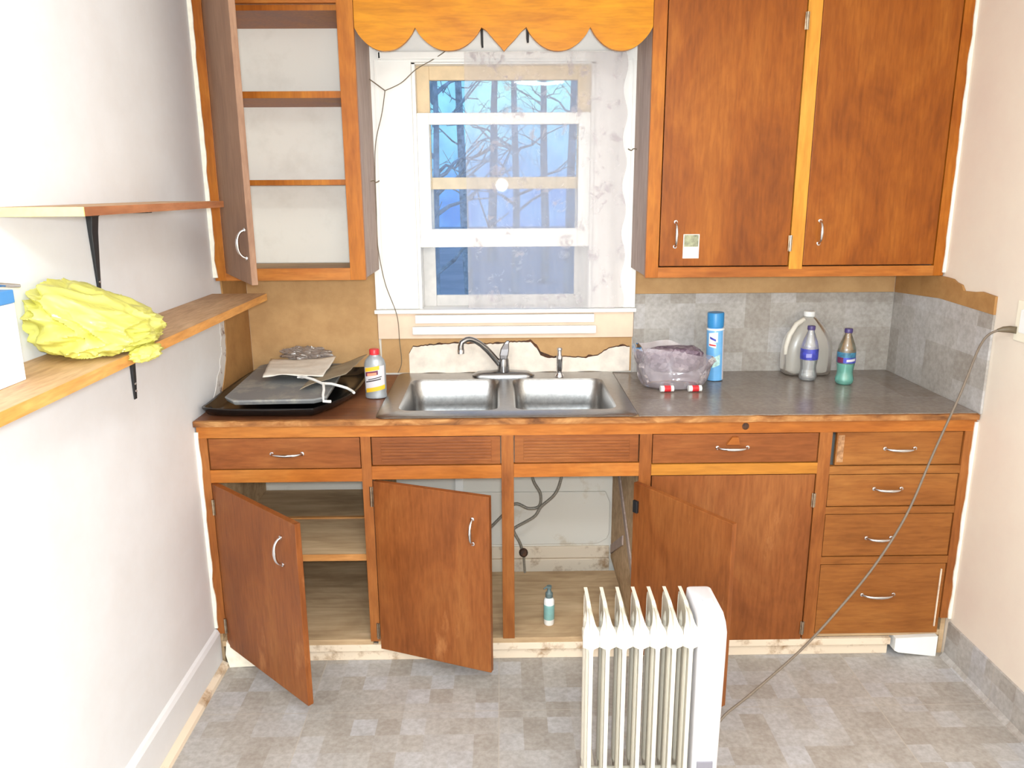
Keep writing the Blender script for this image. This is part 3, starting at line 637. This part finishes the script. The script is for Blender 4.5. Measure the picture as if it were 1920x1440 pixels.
# yellow plastic bag, crumpled
bg = thing('plastic_bag', (-.905, -.66, 1.278), 'crumpled translucent yellow plastic bag on the lower wooden shelf', 'bag')
def ridge(p): return 1-abs(mn.noise(p))*2.2
def bagf(u, v):
    a = u*2*math.pi; th = v*math.pi
    def sg(t, e): return math.copysign(abs(t)**e, t)
    dx, dy, dz = sg(math.sin(th), .75)*sg(math.cos(a), .8), sg(math.sin(th), .75)*sg(math.sin(a), .8), sg(math.cos(th), .8)
    w1 = mn.noise(Vector((dx*1.5, dy*1.5, dz*1.5+4)))
    q = Vector((dx*1.1+w1, dy*2.4, dz*2.0+w1)); q2 = Vector((dx*2.6+2*w1, dy*4.2+dz*3, dz*2.2+dx))
    f = 1+.17*ridge(q)-.07+.055*ridge(q2+Vector((5, 2, 1)))+.012*mn.noise(q2*2.2)
    x = -.900+dx*.103*f; y = -.725+dy*.165*f
    hh = (.088+.085*min(1, max(0, (-.80-x)/.19)))*(1-.28*max(0, dy))
    return (max(x, XL+.004), y, 1.2795+max(0, .5+.5*dz*f)*hh)
MB().grid(bagf, 170, 100).build('bag_body', M['bag_y'], bg)
def flap(cx, cy, cz, lx, ly, lz, seed):
    def f(u, v):
        a = u*2*math.pi; th = v*math.pi; d = Vector((math.sin(th)*math.cos(a), math.sin(th)*math.sin(a), math.cos(th)))
        q = d*1.6+Vector((seed, 0, 0)); k = .9+.32*ridge(q)+.10*ridge(q*2.2)
        return (max(cx+d.x*lx*k, XL+.004), cy+d.y*ly*k, max(cz+d.z*lz*k, 1.2795 if cx < -.83 else 0))
    return f
MB().grid(flap(-.838, -.72, 1.305, .045, .085, .022, 3), 60, 30).build('bag_end', M['bag_y'], bg)
MB().grid(flap(-.797, -.735, 1.274, .024, .055, .015, 8), 40, 22).build('bag_end', M['bag_y'], bg)
MB().grid(flap(-.945, -.535, 1.322, .022, .055, .045, 5), 50, 26).build('bag_handle', M['bag_y'], bg)
# white box with blue top
bx = thing('cardboard_box', (-.96, -1.12, 1.278), 'white cardboard box with blue lid at the near end of the shelf', 'box')
MB().box(XL+.003, -.905, -1.30, -1.01, 1.2785, 1.425, .002).build('carton', M['boxw'], bx)
MB().box(XL+.002, -.904, -1.301, -1.009, 1.4255, 1.450, .002).build('lid', M['boxb'], bx)
tl_ = thing('hand_tool', (-.955, -1.12, 1.451), 'grey plastic tool lying on top of the blue lidded box', 'tool')
mb = MB(); mb.tube([(-.985, -1.25, 1.462), (-.965, -1.12, 1.468), (-.93, -1.03, 1.462)], [.010, .012, .008], 12); mb.build('grip', plain('pale_grey_plastic', (214, 212, 210), .4), tl_)
mb = MB(); mb.tube([(-.93, -1.03, 1.462), (-.915, -1.00, 1.456), (-.905, -.985, 1.4535)], [.004, .004, .003], 8); mb.build('tip', M['chrome'], tl_)

# ------------------------------------------------------------------ things on the worktop, left
Z = .9005
tr_ = thing('tray', (-.75, .33, Z), 'large black glossy tray with rounded rim on the left end of worktop', 'tray')
def tloop(ins, z):
    P_ = []
    base_ = [(-.955, .02), (-.66, .004), (-.60, .03), (-.535, .17), (-.512, .33), (-.530, .60), (-.62, .625), (-.93, .62), (-.985, .55), (-.99, .12)]
    c = Vector((-.76, .31)); n = len(base_); k = 6
    for i in range(n):
        p0, p1, p2, p3 = [Vector(base_[(i+j) % n]) for j in (-1, 0, 1, 2)]
        for j in range(k):
            t = j/k; q = .5*((2*p1)+(-p0+p2)*t+(2*p0-5*p1+4*p2-p3)*t*t+(-p0+3*p1-3*p2+p3)*t**3)
            d = (q-c); q = c+d*(1-ins/d.length); q.x = max(q.x, -.993); P_.append(Vector((q.x, q.y, z)))
    return P_
mb = MB(); mb.loft([tloop(.05, Z), tloop(.02, Z+.006), tloop(.0, Z+.030), tloop(-.0, Z+.034), tloop(.010, Z+.033), tloop(.03, Z+.014), tloop(.06, Z+.010)]); mb.smooth = True; mb.build('tray_shell', M['tray'], tr_)
lt = thing('oven_liner', (-.78, .33, Z+.034), 'grey dusty flat pan stacked on top of the black tray', 'pan')
gl_ = [(-.93, .09), (-.885, .035), (-.62, .045), (-.585, .08), (-.60, .36), (-.62, .60), (-.93, .61), (-.955, .58)]
def gloop(s_, z): c = Vector((-.76, .33)); return [Vector(((c+(Vector(p)-c)*s_).x, (c+(Vector(p)-c)*s_).y, z)) for p in gl_]
mb = MB(); mb.loft([gloop(.90, Z+.0345), gloop(.97, Z+.038), gloop(1.0, Z+.052), gloop(.985, Z+.056), gloop(.93, Z+.055)]); mb.build('pan_shell', M['grey'], lt, bevel=.003)
def sheet(corners, lift, z, name, mat, label, cat, seed=0, bend=.006):
    A, B, C_, D_ = [Vector(c) for c in corners]
    def f(u, v):
        p = (A*(1-u)+B*u)*(1-v)+(D_*(1-u)+C_*u)*v
        return (p.x, p.y, z+lift*u+bend*(1+mn.noise(Vector((p.x*16+seed, p.y*16, seed)))*1.0)+.004*math.sin(u*5+v*3))
    o = MB().grid(f, 24, 18).build(name, mat, solid=.0012); tag(o, label, cat); return o
ZP = Z+.0575
sheet([(-.69, .14), (-.555, .27), (-.530, .57), (-.68, .48)], .028, ZP+.003, 'plastic_sheet', plain('olive_grey_sheet', (158, 146, 126), .5, var=.08, vs=10), 'olive grey stiff sheet leaning on the right side of pan', 'sheet', 3, .004)
sheet([(-.850, .26), (-.640, .275), (-.650, .57), (-.91, .58)], .004, ZP+.016, 'folded_paper', M['paper'], 'folded off-white papers lying on top of the grey pan', 'paper', 5, .006)
def wrapb(u, v):
    a = u*2*math.pi; th = v*math.pi; d = Vector((math.sin(th)*math.cos(a), math.sin(th)*math.sin(a), math.cos(th))); q = d*2.6
    k = 1+.45*mn.noise(q)+.35*abs(mn.noise(q*3))
    return (-.775+d.x*.085*k, .60+d.y*.026*k, ZP+.036+d.z*.026*k)
tag(MB().grid(wrapb, 60, 30).build('plastic_wrapper', clear('grey_wrapper', (232, 226, 224), .5, .15, .14, (176, 160, 150)), smooth=False), 'crumpled greyish plastic wrapper behind the folded papers', 'wrapper')
mb = MB(); mb.tube([(-.705, .235, ZP+.030), (-.69, .215, ZP+.033), (-.655, .19, ZP+.031), (-.612, .155, ZP+.022), (-.604, .12, ZP+.010), (-.600, .085, ZP+.0), (-.592, .055, ZP-.012), (-.570, .065, ZP-.016)], .0048, 8)
mb.tube([(-.615, .158, ZP+.024), (-.595, .20, ZP+.012), (-.565, .215, ZP-.001), (-.545, .222, ZP-.010), (-.525, .205, ZP-.016), (-.515, .185, ZP-.017)], .0048, 8)
mb.tube([(-.705, .235, ZP+.030), (-.72, .245, ZP+.026), (-.71, .255, ZP+.022), (-.69, .245, ZP+.026)], .0044, 8)
tag(mb.build('plastic_strap', M['plastic_w']), 'bent white plastic strap lying across papers and black tray', 'strap')

def arcpatch(c, r, z0, z1, a0, a1, name, mat, parent, slope=0, sx=1, sy=1, th=.0006, tilt=None, prof=None):
    """curved label; angles in degrees, -90 faces the camera; slope = rise across the width"""
    MX = Matrix.Translation(Vector(c)) @ (tilt or Matrix()); n = 18; L = []
    for i in range(n+1):
        t = i/n; a = R(a0+(a1-a0)*t); dz = slope*(t-.5); q = []
        for rr, z in ((r, z0+dz), (r+th, z0+dz), (r+th, z1+dz), (r, z1+dz)): q.append(MX @ Vector((rr*math.cos(a)*sx, rr*math.sin(a)*sy, z)))
        L.append(q)
    mb = MB(); mb.loft(L); mb.smooth = True; return mb.build(name, mat, parent)
# grey oil bottle
bc = (-.452, .27, Z); ob = thing('oil_bottle', bc, 'grey plastic bottle with red cap and yellow label left of the sink', 'bottle')
MB().lathe([(.030, 0), (.0345, .003), (.035, .014), (.0335, .020), (.0345, .028), (.0345, .122), (.031, .138), (.022, .150), (.0165, .155), (.0165, .158)], bc, 30, sx=1.10, sy=.74).build('bottle_body', M['silver'], ob)
MB().lathe([(.0175, .1585), (.0175, .176), (.016, .178), (.002, .1782)], bc, 24).build('cap', M['red'], ob)
lb = dict(sx=1.10, sy=.74)
L0 = arcpatch(bc, .0348, .036, .118, -150, -28, 'label_panel', M['label_w'], ob, .008, **lb)
arcpatch(bc, .0356, .103, .117, -145, -62, 'yellow_band', M['yellow'], L0, .010, **lb)
arcpatch(bc, .0356, .086, .101, -142, -70, 'red_band', M['maroon'], L0, .008, **lb)
arcpatch(bc, .0363, .086, .096, -128, -78, 'oval_mark', M['pink'], L0, .004, **lb)
arcpatch(bc, .0356, .066, .070, -140, -55, 'dark_lettering', M['ink'], L0, .012, **lb)
arcpatch(bc, .0356, .075, .078, -125, -50, 'dark_lettering', M['ink'], L0, .012, **lb)
arcpatch(bc, .0356, .030, .045, -142, -30, 'yellow_band', M['yellow'], L0, .014, **lb)
# crumbs on the worktop
for x, y, s_ in ((-.47, .20, .012), (-.40, .36, .013)):
    pass

# ------------------------------------------------------------------ things on the worktop, right
ZR = .9028
# clear bag with mottled purple contents
cb = thing('clear_bag', (.63, .37, ZR), 'clear plastic bag of mottled purple packets on the worktop right of the sink', 'bag')
def pillow(cx, cy, cz, lx, ly, lz, seed, e=.55, k=.10):
    def f(u, v):
        a = u*2*math.pi; th = v*math.pi
        def sg(t): return math.copysign(abs(t)**e, t)
        d = Vector((sg(math.sin(th))*sg(math.cos(a)), sg(math.sin(th))*sg(math.sin(a)), sg(math.cos(th))))
        q = d*2.2+Vector((seed, seed, 0)); g = 1+k*mn.noise(q)+k*.6*mn.noise(q*2.7)
        return (cx+d.x*lx*g, cy+d.y*ly*g, max(cz+d.z*lz*g, ZR+.0006))
    return f
MB().grid(pillow(.645, .40, ZR+.102, .104, .055, .046, 2), 60, 36).build('packet', M['mottle'], cb)
mb = MB()
def wrapf(u, v):
    a = u*2*math.pi; prof = [(.090, .0), (.112, .006), (.125, .03), (.134, .065), (.140, .10), (.150, .135), (.158, .155)]
    t = v*(len(prof)-1); i = min(int(t), len(prof)-2); f_ = t-i; r = prof[i][0]*(1-f_)+prof[i+1][0]*f_; z = prof[i][1]*(1-f_)+prof[i+1][1]*f_
    g = 1+.07*mn.noise(Vector((math.cos(a)*2.5, math.sin(a)*2.5, v*3)))+.03*mn.noise(Vector((math.cos(a)*8, math.sin(a)*8, v*7)))
    return (.638+math.cos(a)*r*g, .385+math.sin(a)*r*g*.62, ZR+.0006+z*(1-.35*max(0, math.cos(a))*v)+.004*math.sin(a*5)*v)
MB().grid(wrapf, 90, 24).build('bag_film', M['film'], cb)
for x in (.600, .702):
    mb = MB(); mb.tube([(x-.024, .300, ZR+.0125), (x+.024, .304, ZR+.0125)], .0115, 14); c = mb.build('small_tube', M['plastic_w'], cb)
    mb = MB(); mb.tube([(x-.011, .301, ZR+.0125), (x+.013, .303, ZR+.0125)], .0121, 14); mb.build('red_wrapper', M['red'], c)
# blue spray can, slightly tilted
cc = (.822, .487, ZR+.001); T = Matrix.Rotation(R(-1.6), 4, 'Y')
ca = thing('spray_can', cc, 'tall blue aerosol can with blue cap behind the clear bag', 'spray can')
MB().lathe([(.030, 0), (.0325, .002), (.0325, .196), (.030, .202), (.026, .206)], cc, 30, tilt=T).build('can_body', M['can'], ca)
MB().lathe([(.029, .2065), (.0305, .208), (.0315, .258), (.0295, .262), (.002, .263)], cc, 30, tilt=T).build('cap', M['blue'], ca)
MB().lathe([(.0335, .196), (.0338, .199), (.033, .203)], cc, 30, tilt=T).build('rim', M['plastic_w'], ca)
arcpatch(cc, .0326, .150, .188, -150, -88, 'white_logo', M['plastic_w'], ca, .004, tilt=T)
arcpatch(cc, .0333, .160, .168, -140, -100, 'logo_stroke', M['navy'], ca, -.010, tilt=T)
arcpatch(cc, .0333, .138, .143, -145, -100, 'red_mark', M['red'], ca, -.003, tilt=T)
arcpatch(cc, .0326, .132, .150, -150, -98, 'white_logo', M['plastic_w'], ca, -.006, tilt=T)
arcpatch(cc, .0326, .058, .098, -120, -70, 'pale_flower_print', plain('pale_aqua_print', (190, 226, 220), .35, var=.15, vs=90), ca, .012, tilt=T)
arcpatch(cc, .0326, .004, .194, -48, -20, 'side_label', M['label_w'], ca, 0, tilt=T)
# gallon jug
jc = (1.205, .571, ZR); jg = thing('water_jug', jc, 'milky translucent gallon jug standing behind the small clear bottle', 'jug')
def jl(h_, r, z): return rrect(jc[0]-h_, jc[0]+h_, jc[1]-h_*.56, jc[1]+h_*.56, min(r, h_*.7), ZR+z, 5)
mb = MB(); mb.loft([jl(.085, .03, .0005), jl(.096, .04, .008), jl(.098, .045, .10), jl(.094, .05, .14), jl(.078, .05, .175), jl(.052, .035, .205), jl(.030, .02, .225), jl(.022, .015, .232)]); mb.smooth = True; mb.build('jug_body', M['jug'], jg, subsurf=1)
MB().lathe([(.021, .2325), (.022, .234), (.022, .250), (.020, .252), (.002, .2525)], jc, 24).build('cap', M['plastic_w'], jg)
mb = MB(); mb.tube([(jc[0]-.028, jc[1]-.02, ZR+.222), (jc[0]-.062, jc[1]-.036, ZR+.205), (jc[0]-.088, jc[1]-.045, ZR+.165), (jc[0]-.099, jc[1]-.046, ZR+.12), (jc[0]-.097, jc[1]-.040, ZR+.09)], [.009, .010, .010, .009, .007], 12); mb.build('handle', plain('milky_handle', (222, 214, 200), .5), jg)
# water bottle and teal bottle
def bottle(c, body, top_, cap, label, name_label, extra=None):
    t = thing('water_bottle', c, name_label, 'bottle')
    MB().lathe([(.024, .0006), (.029, .003), (.0325, .010), (.0335, .022), (.030, .036), (.0285, .050), (.0305, .066), (.0325, .082)], c, 30).build('bottle_base', body, t)
    MB().lathe([(.0325, .0822), (.0325, .125), (.0315, .135), (.026, .155), (.018, .175), (.0125, .190), (.0125, .196)], c, 30).build('bottle_shoulder', top_, t)
    MB().lathe([(.0145, .1965), (.0148, .198), (.0148, .210), (.013, .212), (.002, .2125)], c, 22).build('cap', cap, t)
    MB().lathe([(.0329, .084), (.0331, .085), (.0331, .124), (.0329, .125)], c, 30).build('label_sleeve', label, t)
    return t
w1 = bottle((1.177, .468, ZR), M['clear'], M['clear'], M['purple'], M['navy'], 'clear plastic water bottle with navy label in front of the jug')
arcpatch((1.177, .468, ZR), .0334, .094, .108, -130, -95, 'pale_lettering', plain('lilac_print', (150, 150, 210), .4), w1, .002)
w2 = bottle((1.290, .40, ZR), M['teal'], M['amber'], M['purple'], M['teal_l'], 'teal plastic drink bottle with purple cap, rightmost on the worktop')
arcpatch((1.290, .40, ZR), .0334, .086, .106, -175, -130, 'maroon_print', M['maroon'], w2)
arcpatch((1.290, .40, ZR), .0334, .086, .106, -130, -10, 'navy_print', M['navy'], w2)
arcpatch((1.290, .40, ZR), .0341, .092, .101, -110, -50, 'pale_lettering', M['label_w'], w2, .004)

# ------------------------------------------------------------------ pump bottle and hoses inside the sink bay
pb = (.162, .095, .0925); pm = thing('pump_bottle', pb, 'small white pump bottle with sage label standing inside the sink cabinet', 'bottle')
MB().lathe([(.017, 0), (.019, .003), (.019, .092), (.017, .100), (.010, .106)], pb, 24).build('bottle_body', M['plastic_w'], pm)
MB().lathe([(.0192, .022), (.0195, .023), (.0195, .078), (.0192, .079)], pb, 24).build('label_sleeve', M['green'], pm)
mb = MB(); mb.lathe([(.0135, .1065), (.0135, .122), (.008, .128), (.0065, .140), (.009, .142), (.009, .150), (.002, .151)], pb, 20); mb.tube([(pb[0], pb[1], pb[2]+.147), (pb[0]-.012, pb[1]-.006, pb[2]+.147), (pb[0]-.02, pb[1]-.010, pb[2]+.143)], [.004, .0035, .0028], 8); mb.build('pump', M['gcap'], pm)
def hose(pts, label, r=.006):
    k = []; P_ = [Vector(p) for p in pts]; n = len(P_)
    for i in range(n-1):
        p0, p1, p2, p3 = P_[max(i-1, 0)], P_[i], P_[i+1], P_[min(i+2, n-1)]
        for j in range(6): t = j/6; k.append(.5*((2*p1)+(-p0+p2)*t+(2*p0-5*p1+4*p2-p3)*t*t+(-p0+3*p1-3*p2+p3)*t**3))
    k.append(P_[-1]); o = MB().tube(k, r, 10).build('supply_hose', M['hose']); tag(o, label, 'hose', 'hoses under the sink'); return o
hose([(.10, .45, .735), (.105, .45, .60), (.119, .45, .511), (.147, .45, .455), (.143, .45, .402), (.10, .452, .391), (.048, .455, .410), (.0, .46, .362), (-.05, .46, .310), (-.10, .47, .26)], 'grey flexible hose looping left behind the centre stile of the sink cabinet')
hose([(.235, .42, .735), (.238, .435, .60), (.225, .435, .511), (.202, .435, .455), (.150, .435, .405), (.121, .437, .361), (.048, .45, .311), (.042, .455, .290), (.064, .46, .243), (.075, .47, .205)], 'grey flexible hose curving from upper right down to the valve in sink cabinet')
hose([(.082, .48, .185), (.083, .49, .15), (.086, .49, .10), (.086, .49, .0935)], 'short dark supply pipe rising from the sink cabinet floor to the valve', .005)
mb = MB().lathe([(.016, 0), (.018, .01), (.018, .03), (.012, .04)], (.080, .478, .19), 14, tilt=Matrix.Rotation(R(70), 4, 'X')); tag(mb.build('shutoff_valve', M['rust']), 'corroded round shutoff valve on the pipe in the sink cabinet', 'valve')
MB_ = MB().box(-.20, -.165, .615, .6245, .3, .868, .003); tag(MB_.build('drain_pipe', M['white']), 'white vertical pipe on back wall behind middle open cabinet door', 'pipe')

# ------------------------------------------------------------------ oil heater
HT = .607
he = thing('oil_heater', (.36, -.67, 0), 'cream oil filled radiator heater with seven fins on the floor in front', 'heater')
HY0, HY1 = -.748, -.598
def fin(x):
    mb = MB(); yc = (HY0+HY1)/2
    def rl(h_, y0, y1, z0, z1, r=.02):
        P_ = []
        for cy, cz, a0 in ((y1-r, z1-r, 0), (y0+r, z1-r, 90), (y0+r, z0+r, 180), (y1-r, z0+r, 270)):
            for i in range(5): a = R(a0+90*i/4); P_.append(Vector((x+h_, cy+r*math.cos(a), cz+r*math.sin(a))))
        return P_
    mb.loft([rl(-.0035, HY0+.004, HY1-.002, .075, HT-.004), rl(-.0045, HY0+.008, HY1-.006, .08, HT-.008), rl(.0045, HY0+.008, HY1-.006, .08, HT-.008), rl(.0035, HY0+.004, HY1-.002, .075, HT-.004)])
    # oil channels bulging on the plate
    for y in (yc-.030, yc+.030): mb.loft([[Vector((x+math.cos(2*math.pi*k/12)*.010*s_, y+math.sin(2*math.pi*k/12)*.016*s_, z)) for k in range(12)] for z, s_ in ((.10, .3), (.125, 1), (HT-.065, 1), (HT-.04, .3))])
    # front flange: wide at the shoulder, narrow strip below
    P_ = []; 
    def fl(w_, z, y, d=.004): return [Vector((x-w_, y, z)), Vector((x+w_, y, z)), Vector((x+w_, y+d, z)), Vector((x-w_, y+d, z))]
    mb.loft([fl(.0203, .06, HY0, .006), fl(.0203, .105, HY0, .006), fl(.006, .113, HY0), fl(.0050, .125, HY0), fl(.0050, HT-.098, HY0), fl(.006, HT-.089, HY0), fl(.0203, HT-.082, HY0, .006), fl(.0206, HT-.055, HY0-.001, .006), fl(.0195, HT-.043, HY0+.004, .006), fl(.012, HT-.032, HY0+.018, .008), fl(.006, HT-.012, HY0+.044, .010), fl(.0045, HT-.001, HY0+.080, .01), fl(.0045, HT+.001, HY1-.006, .006)])
    return mb.build('fin', M['heater'], he, bevel=.0012)
FX = [.214+.0413*i for i in range(7)]
for x in FX: fin(x)
for zz in (HT-.09, .10): MB().tube([(.20, -.673, zz), (.475, -.673, zz)], .017, 16).build('header_tube', M['heater'], he)
# control housing
hx0, hx1 = .484, .545
def hl(y0, y1, x0, x1, z): return rrect(x0, x1, y0, y1, .012, z, 4)
mb = MB(); mb.loft([hl(HY0-.004, HY1+.004, hx0-.004, hx1, .05), hl(HY0-.008, HY1+.004, hx0-.006, hx1+.004, HT-.11), hl(HY0-.008, HY1+.004, hx0-.006, hx1+.004, HT-.045), hl(HY0-.003, HY1+.004, hx0-.006, hx1+.001, HT-.02), hl(HY0+.008, HY1+.002, hx0-.005, hx1-.003, HT-.002), hl(HY0+.022, HY1-.006, hx0-.002, hx1-.010, HT+.002)]); mb.smooth = True
mb.build('control_housing', M['heater_box'], he)
MB().box(.490, .531, HY0-.0095, HY0-.004, .06, .196, .001).build('control_panel', M['panel'], he)
MB().lathe([(.016, 0), (.015, .012), (.002, .013)], (.510, HY0-.010, .13), 20, tilt=Matrix.Rotation(math.pi/2, 4, 'X')).build('dial', M['heater_box'], he)
mb = MB(); mb.box(.502, .528, HY0+.040, HY0+.075, HT+.0025, HT+.006, .001); mb.build('top_grip', plain('grip_grey', (214, 210, 214), .4), he)
for x in (.235, .46):
    mb = MB(); mb.box(x-.012, x+.012, -.80, -.545, .045, .072, .004); lg = mb.build('foot', M['heater'], he)
    for y in (-.785, -.56): MB().lathe([(.006, -.009), (.021, -.008), (.022, 0), (.021, .008), (.006, .009)], (x, y, .0225), 16, tilt=Matrix.Rotation(math.pi/2, 4, 'Y')).build('caster', M['black'], lg)
# cord
cp = [(.540, -.640, .11), (.552, -.628, .135), (.572, -.61, .168), (.608, -.585, .205), (.693, -.54, .240), (.859, -.45, .317), (.989, -.38, .404), (1.116, -.32, .519), (1.227, -.26, .656), (1.320, -.20, .831), (1.408, -.15, 1.003), (1.459, -.12, 1.121), (1.484, -.105, 1.160), (1.500, -.105, 1.181), (1.520, -.108, 1.193), (1.536, -.112, 1.197)]
P_ = [Vector(p) for p in cp]; k = []
for i in range(len(P_)-1):
    p0, p1, p2, p3 = P_[max(i-1, 0)], P_[i], P_[i+1], P_[min(i+2, len(P_)-1)]
    for j in range(8): t = j/8; k.append(.5*((2*p1)+(-p0+p2)*t+(2*p0-5*p1+4*p2-p3)*t*t+(-p0+3*p1-3*p2+p3)*t**3))
cdm = MB().tube(k, .0036, 10).build('power_cord', M['cord'], he); cdm['label'] = 'grey power cord running up to the wall outlet'
mb = MB(); mb.tube([(1.522, -.1085, 1.1945), (1.537, -.112, 1.198), (1.552, -.122, 1.200), (1.5615, -.138, 1.200)], [.0045, .009, .011, .011], 12, flat=1); mb.build('plug', M['dark'], cdm)
# outlet plate on the right wall
op = thing('outlet_plate', (XR, -.145, 1.235), 'ivory wall outlet plate at the right edge above the worktop', 'outlet')
MB().box(XR-.0055, XR-.0002, -.205, -.124, 1.168, 1.290, .002).build('cover_plate', plain('ivory_plate', (240, 230, 208), .4), op)
MB().box(XR-.0078, XR-.0056, -.182, -.147, 1.195, 1.265, .001).build('socket', M['plastic_w'], op)

# ------------------------------------------------------------------ thin wires by the window
def wirepath(pts, rep=8):
    P_ = [Vector(p) for p in pts]; k = []; n = len(P_)
    for i in range(n-1):
        p0, p1, p2, p3 = P_[max(i-1, 0)], P_[i], P_[i+1], P_[min(i+2, n-1)]
        for j in range(rep): t = j/rep; k.append(.5*((2*p1)+(-p0+p2)*t+(2*p0-5*p1+4*p2-p3)*t*t+(-p0+3*p1-3*p2+p3)*t**3))
    return k+[P_[-1]]
mb = MB(); mb.tube(wirepath([(-.420, .598, 1.978), (-.36, .60, 2.005), (-.304, .60, 2.051), (-.24, .598, 2.085), (-.186, .585, 2.118), (-.14, .56, 2.17)]), .0018, 6)
mb.tube(wirepath([(-.473, .58, 2.016), (-.45, .588, 2.00), (-.420, .598, 1.978)]), .0022, 6)
mb.tube(wirepath([(-.420, .598, 1.978), (-.435, .600, 1.90), (-.462, .600, 1.80), (-.470, .60, 1.70), (-.472, .60, 1.55), (-.473, .60, 1.42), (-.451, .598, 1.275), (-.409, .588, 1.149), (-.402, .585, 1.043), (-.398, .59, .96), (-.415, .60, .915)]), .0018, 6)
tag(mb.build('loose_wire', M['wire']), 'thin brown wire strung beside the window and down to the sink', 'wire')
for x, y, z, s_, lb_ in ((-.473, .50, 1.655, 1, 'small bent nail in the cabinet side left of the window'), (.506, .56, 1.765, -1, 'small bent nail in the cabinet side right of the window')):
    mb = MB(); mb.tube(wirepath([(x, y, z), (x+s_*.012, y, z+.002), (x+s_*.020, y, z-.004), (x+s_*.030, y+.01, z+.002)]), .0022, 6); tag(mb.build('bent_nail', M['wire']), lb_, 'nail')

# ------------------------------------------------------------------ outside
g = MB().box(-40, 40, 1.2, 60, -1.3, -1.2).build('ground', M['ground']); struct(g)
def tree(x, y, h, r, seed):
    rd = random.Random(seed); t = thing('bare_tree', (x, y, -1.2), 'bare leafless tree outside, seen through the window panes against the blue dusk sky', 'tree', 'bare trees beyond the window')
    lean = rd.uniform(-.04, .04); pts = [(x+lean*h*i/6+rd.uniform(-.03, .03), y, -1.21+h*i/6) for i in range(7)]
    MB().tube(pts, [r*(1-.12*i) for i in range(7)], 9).build('trunk', M['bark'], t)
    mb = MB()
    for _ in range(22):
        z = rd.uniform(.25, .98)*h; a = rd.uniform(0, 6.28); L_ = rd.uniform(.6, 1.8)*(1.15-z/h)*(1 if y > 8 else .8); bx_, by_, bz_ = x+lean*z, y, -1.2+z
        p = [(bx_, by_, bz_)]
        for s_ in range(1, 6): p.append((bx_+math.cos(a)*L_*s_/5+rd.uniform(-.05, .05), by_+math.sin(a)*L_*s_/5, bz_+L_*.55*s_/5+rd.uniform(-.04, .06)))
        mb.tube(p, [.025, .02, .016, .012, .009, .005], 6)
        for q in p[2:5]: a2 = a+rd.uniform(-1.2, 1.2); mb.tube([q, (q[0]+math.cos(a2)*.3, q[1]+math.sin(a2)*.3, q[2]+rd.uniform(-.1, .35)), (q[0]+math.cos(a2)*.55, q[1]+math.sin(a2)*.55, q[2]+rd.uniform(-.1, .6))], [.010, .007, .003], 5)
    mb.build('branches', M['bark'], t)
for i, (sl, y, h, r) in enumerate([(-.078, 6, 7, .045), (.02, 10, 8, .07), (.085, 14, 9, .11), (-.04, 18, 10, .13), (.055, 22, 11, .14), (-.10, 26, 12, .18), (-.012, 30, 12, .2), (.11, 34, 13, .24)]): tree(sl*(y+2.49), y, h, r, 40+i)
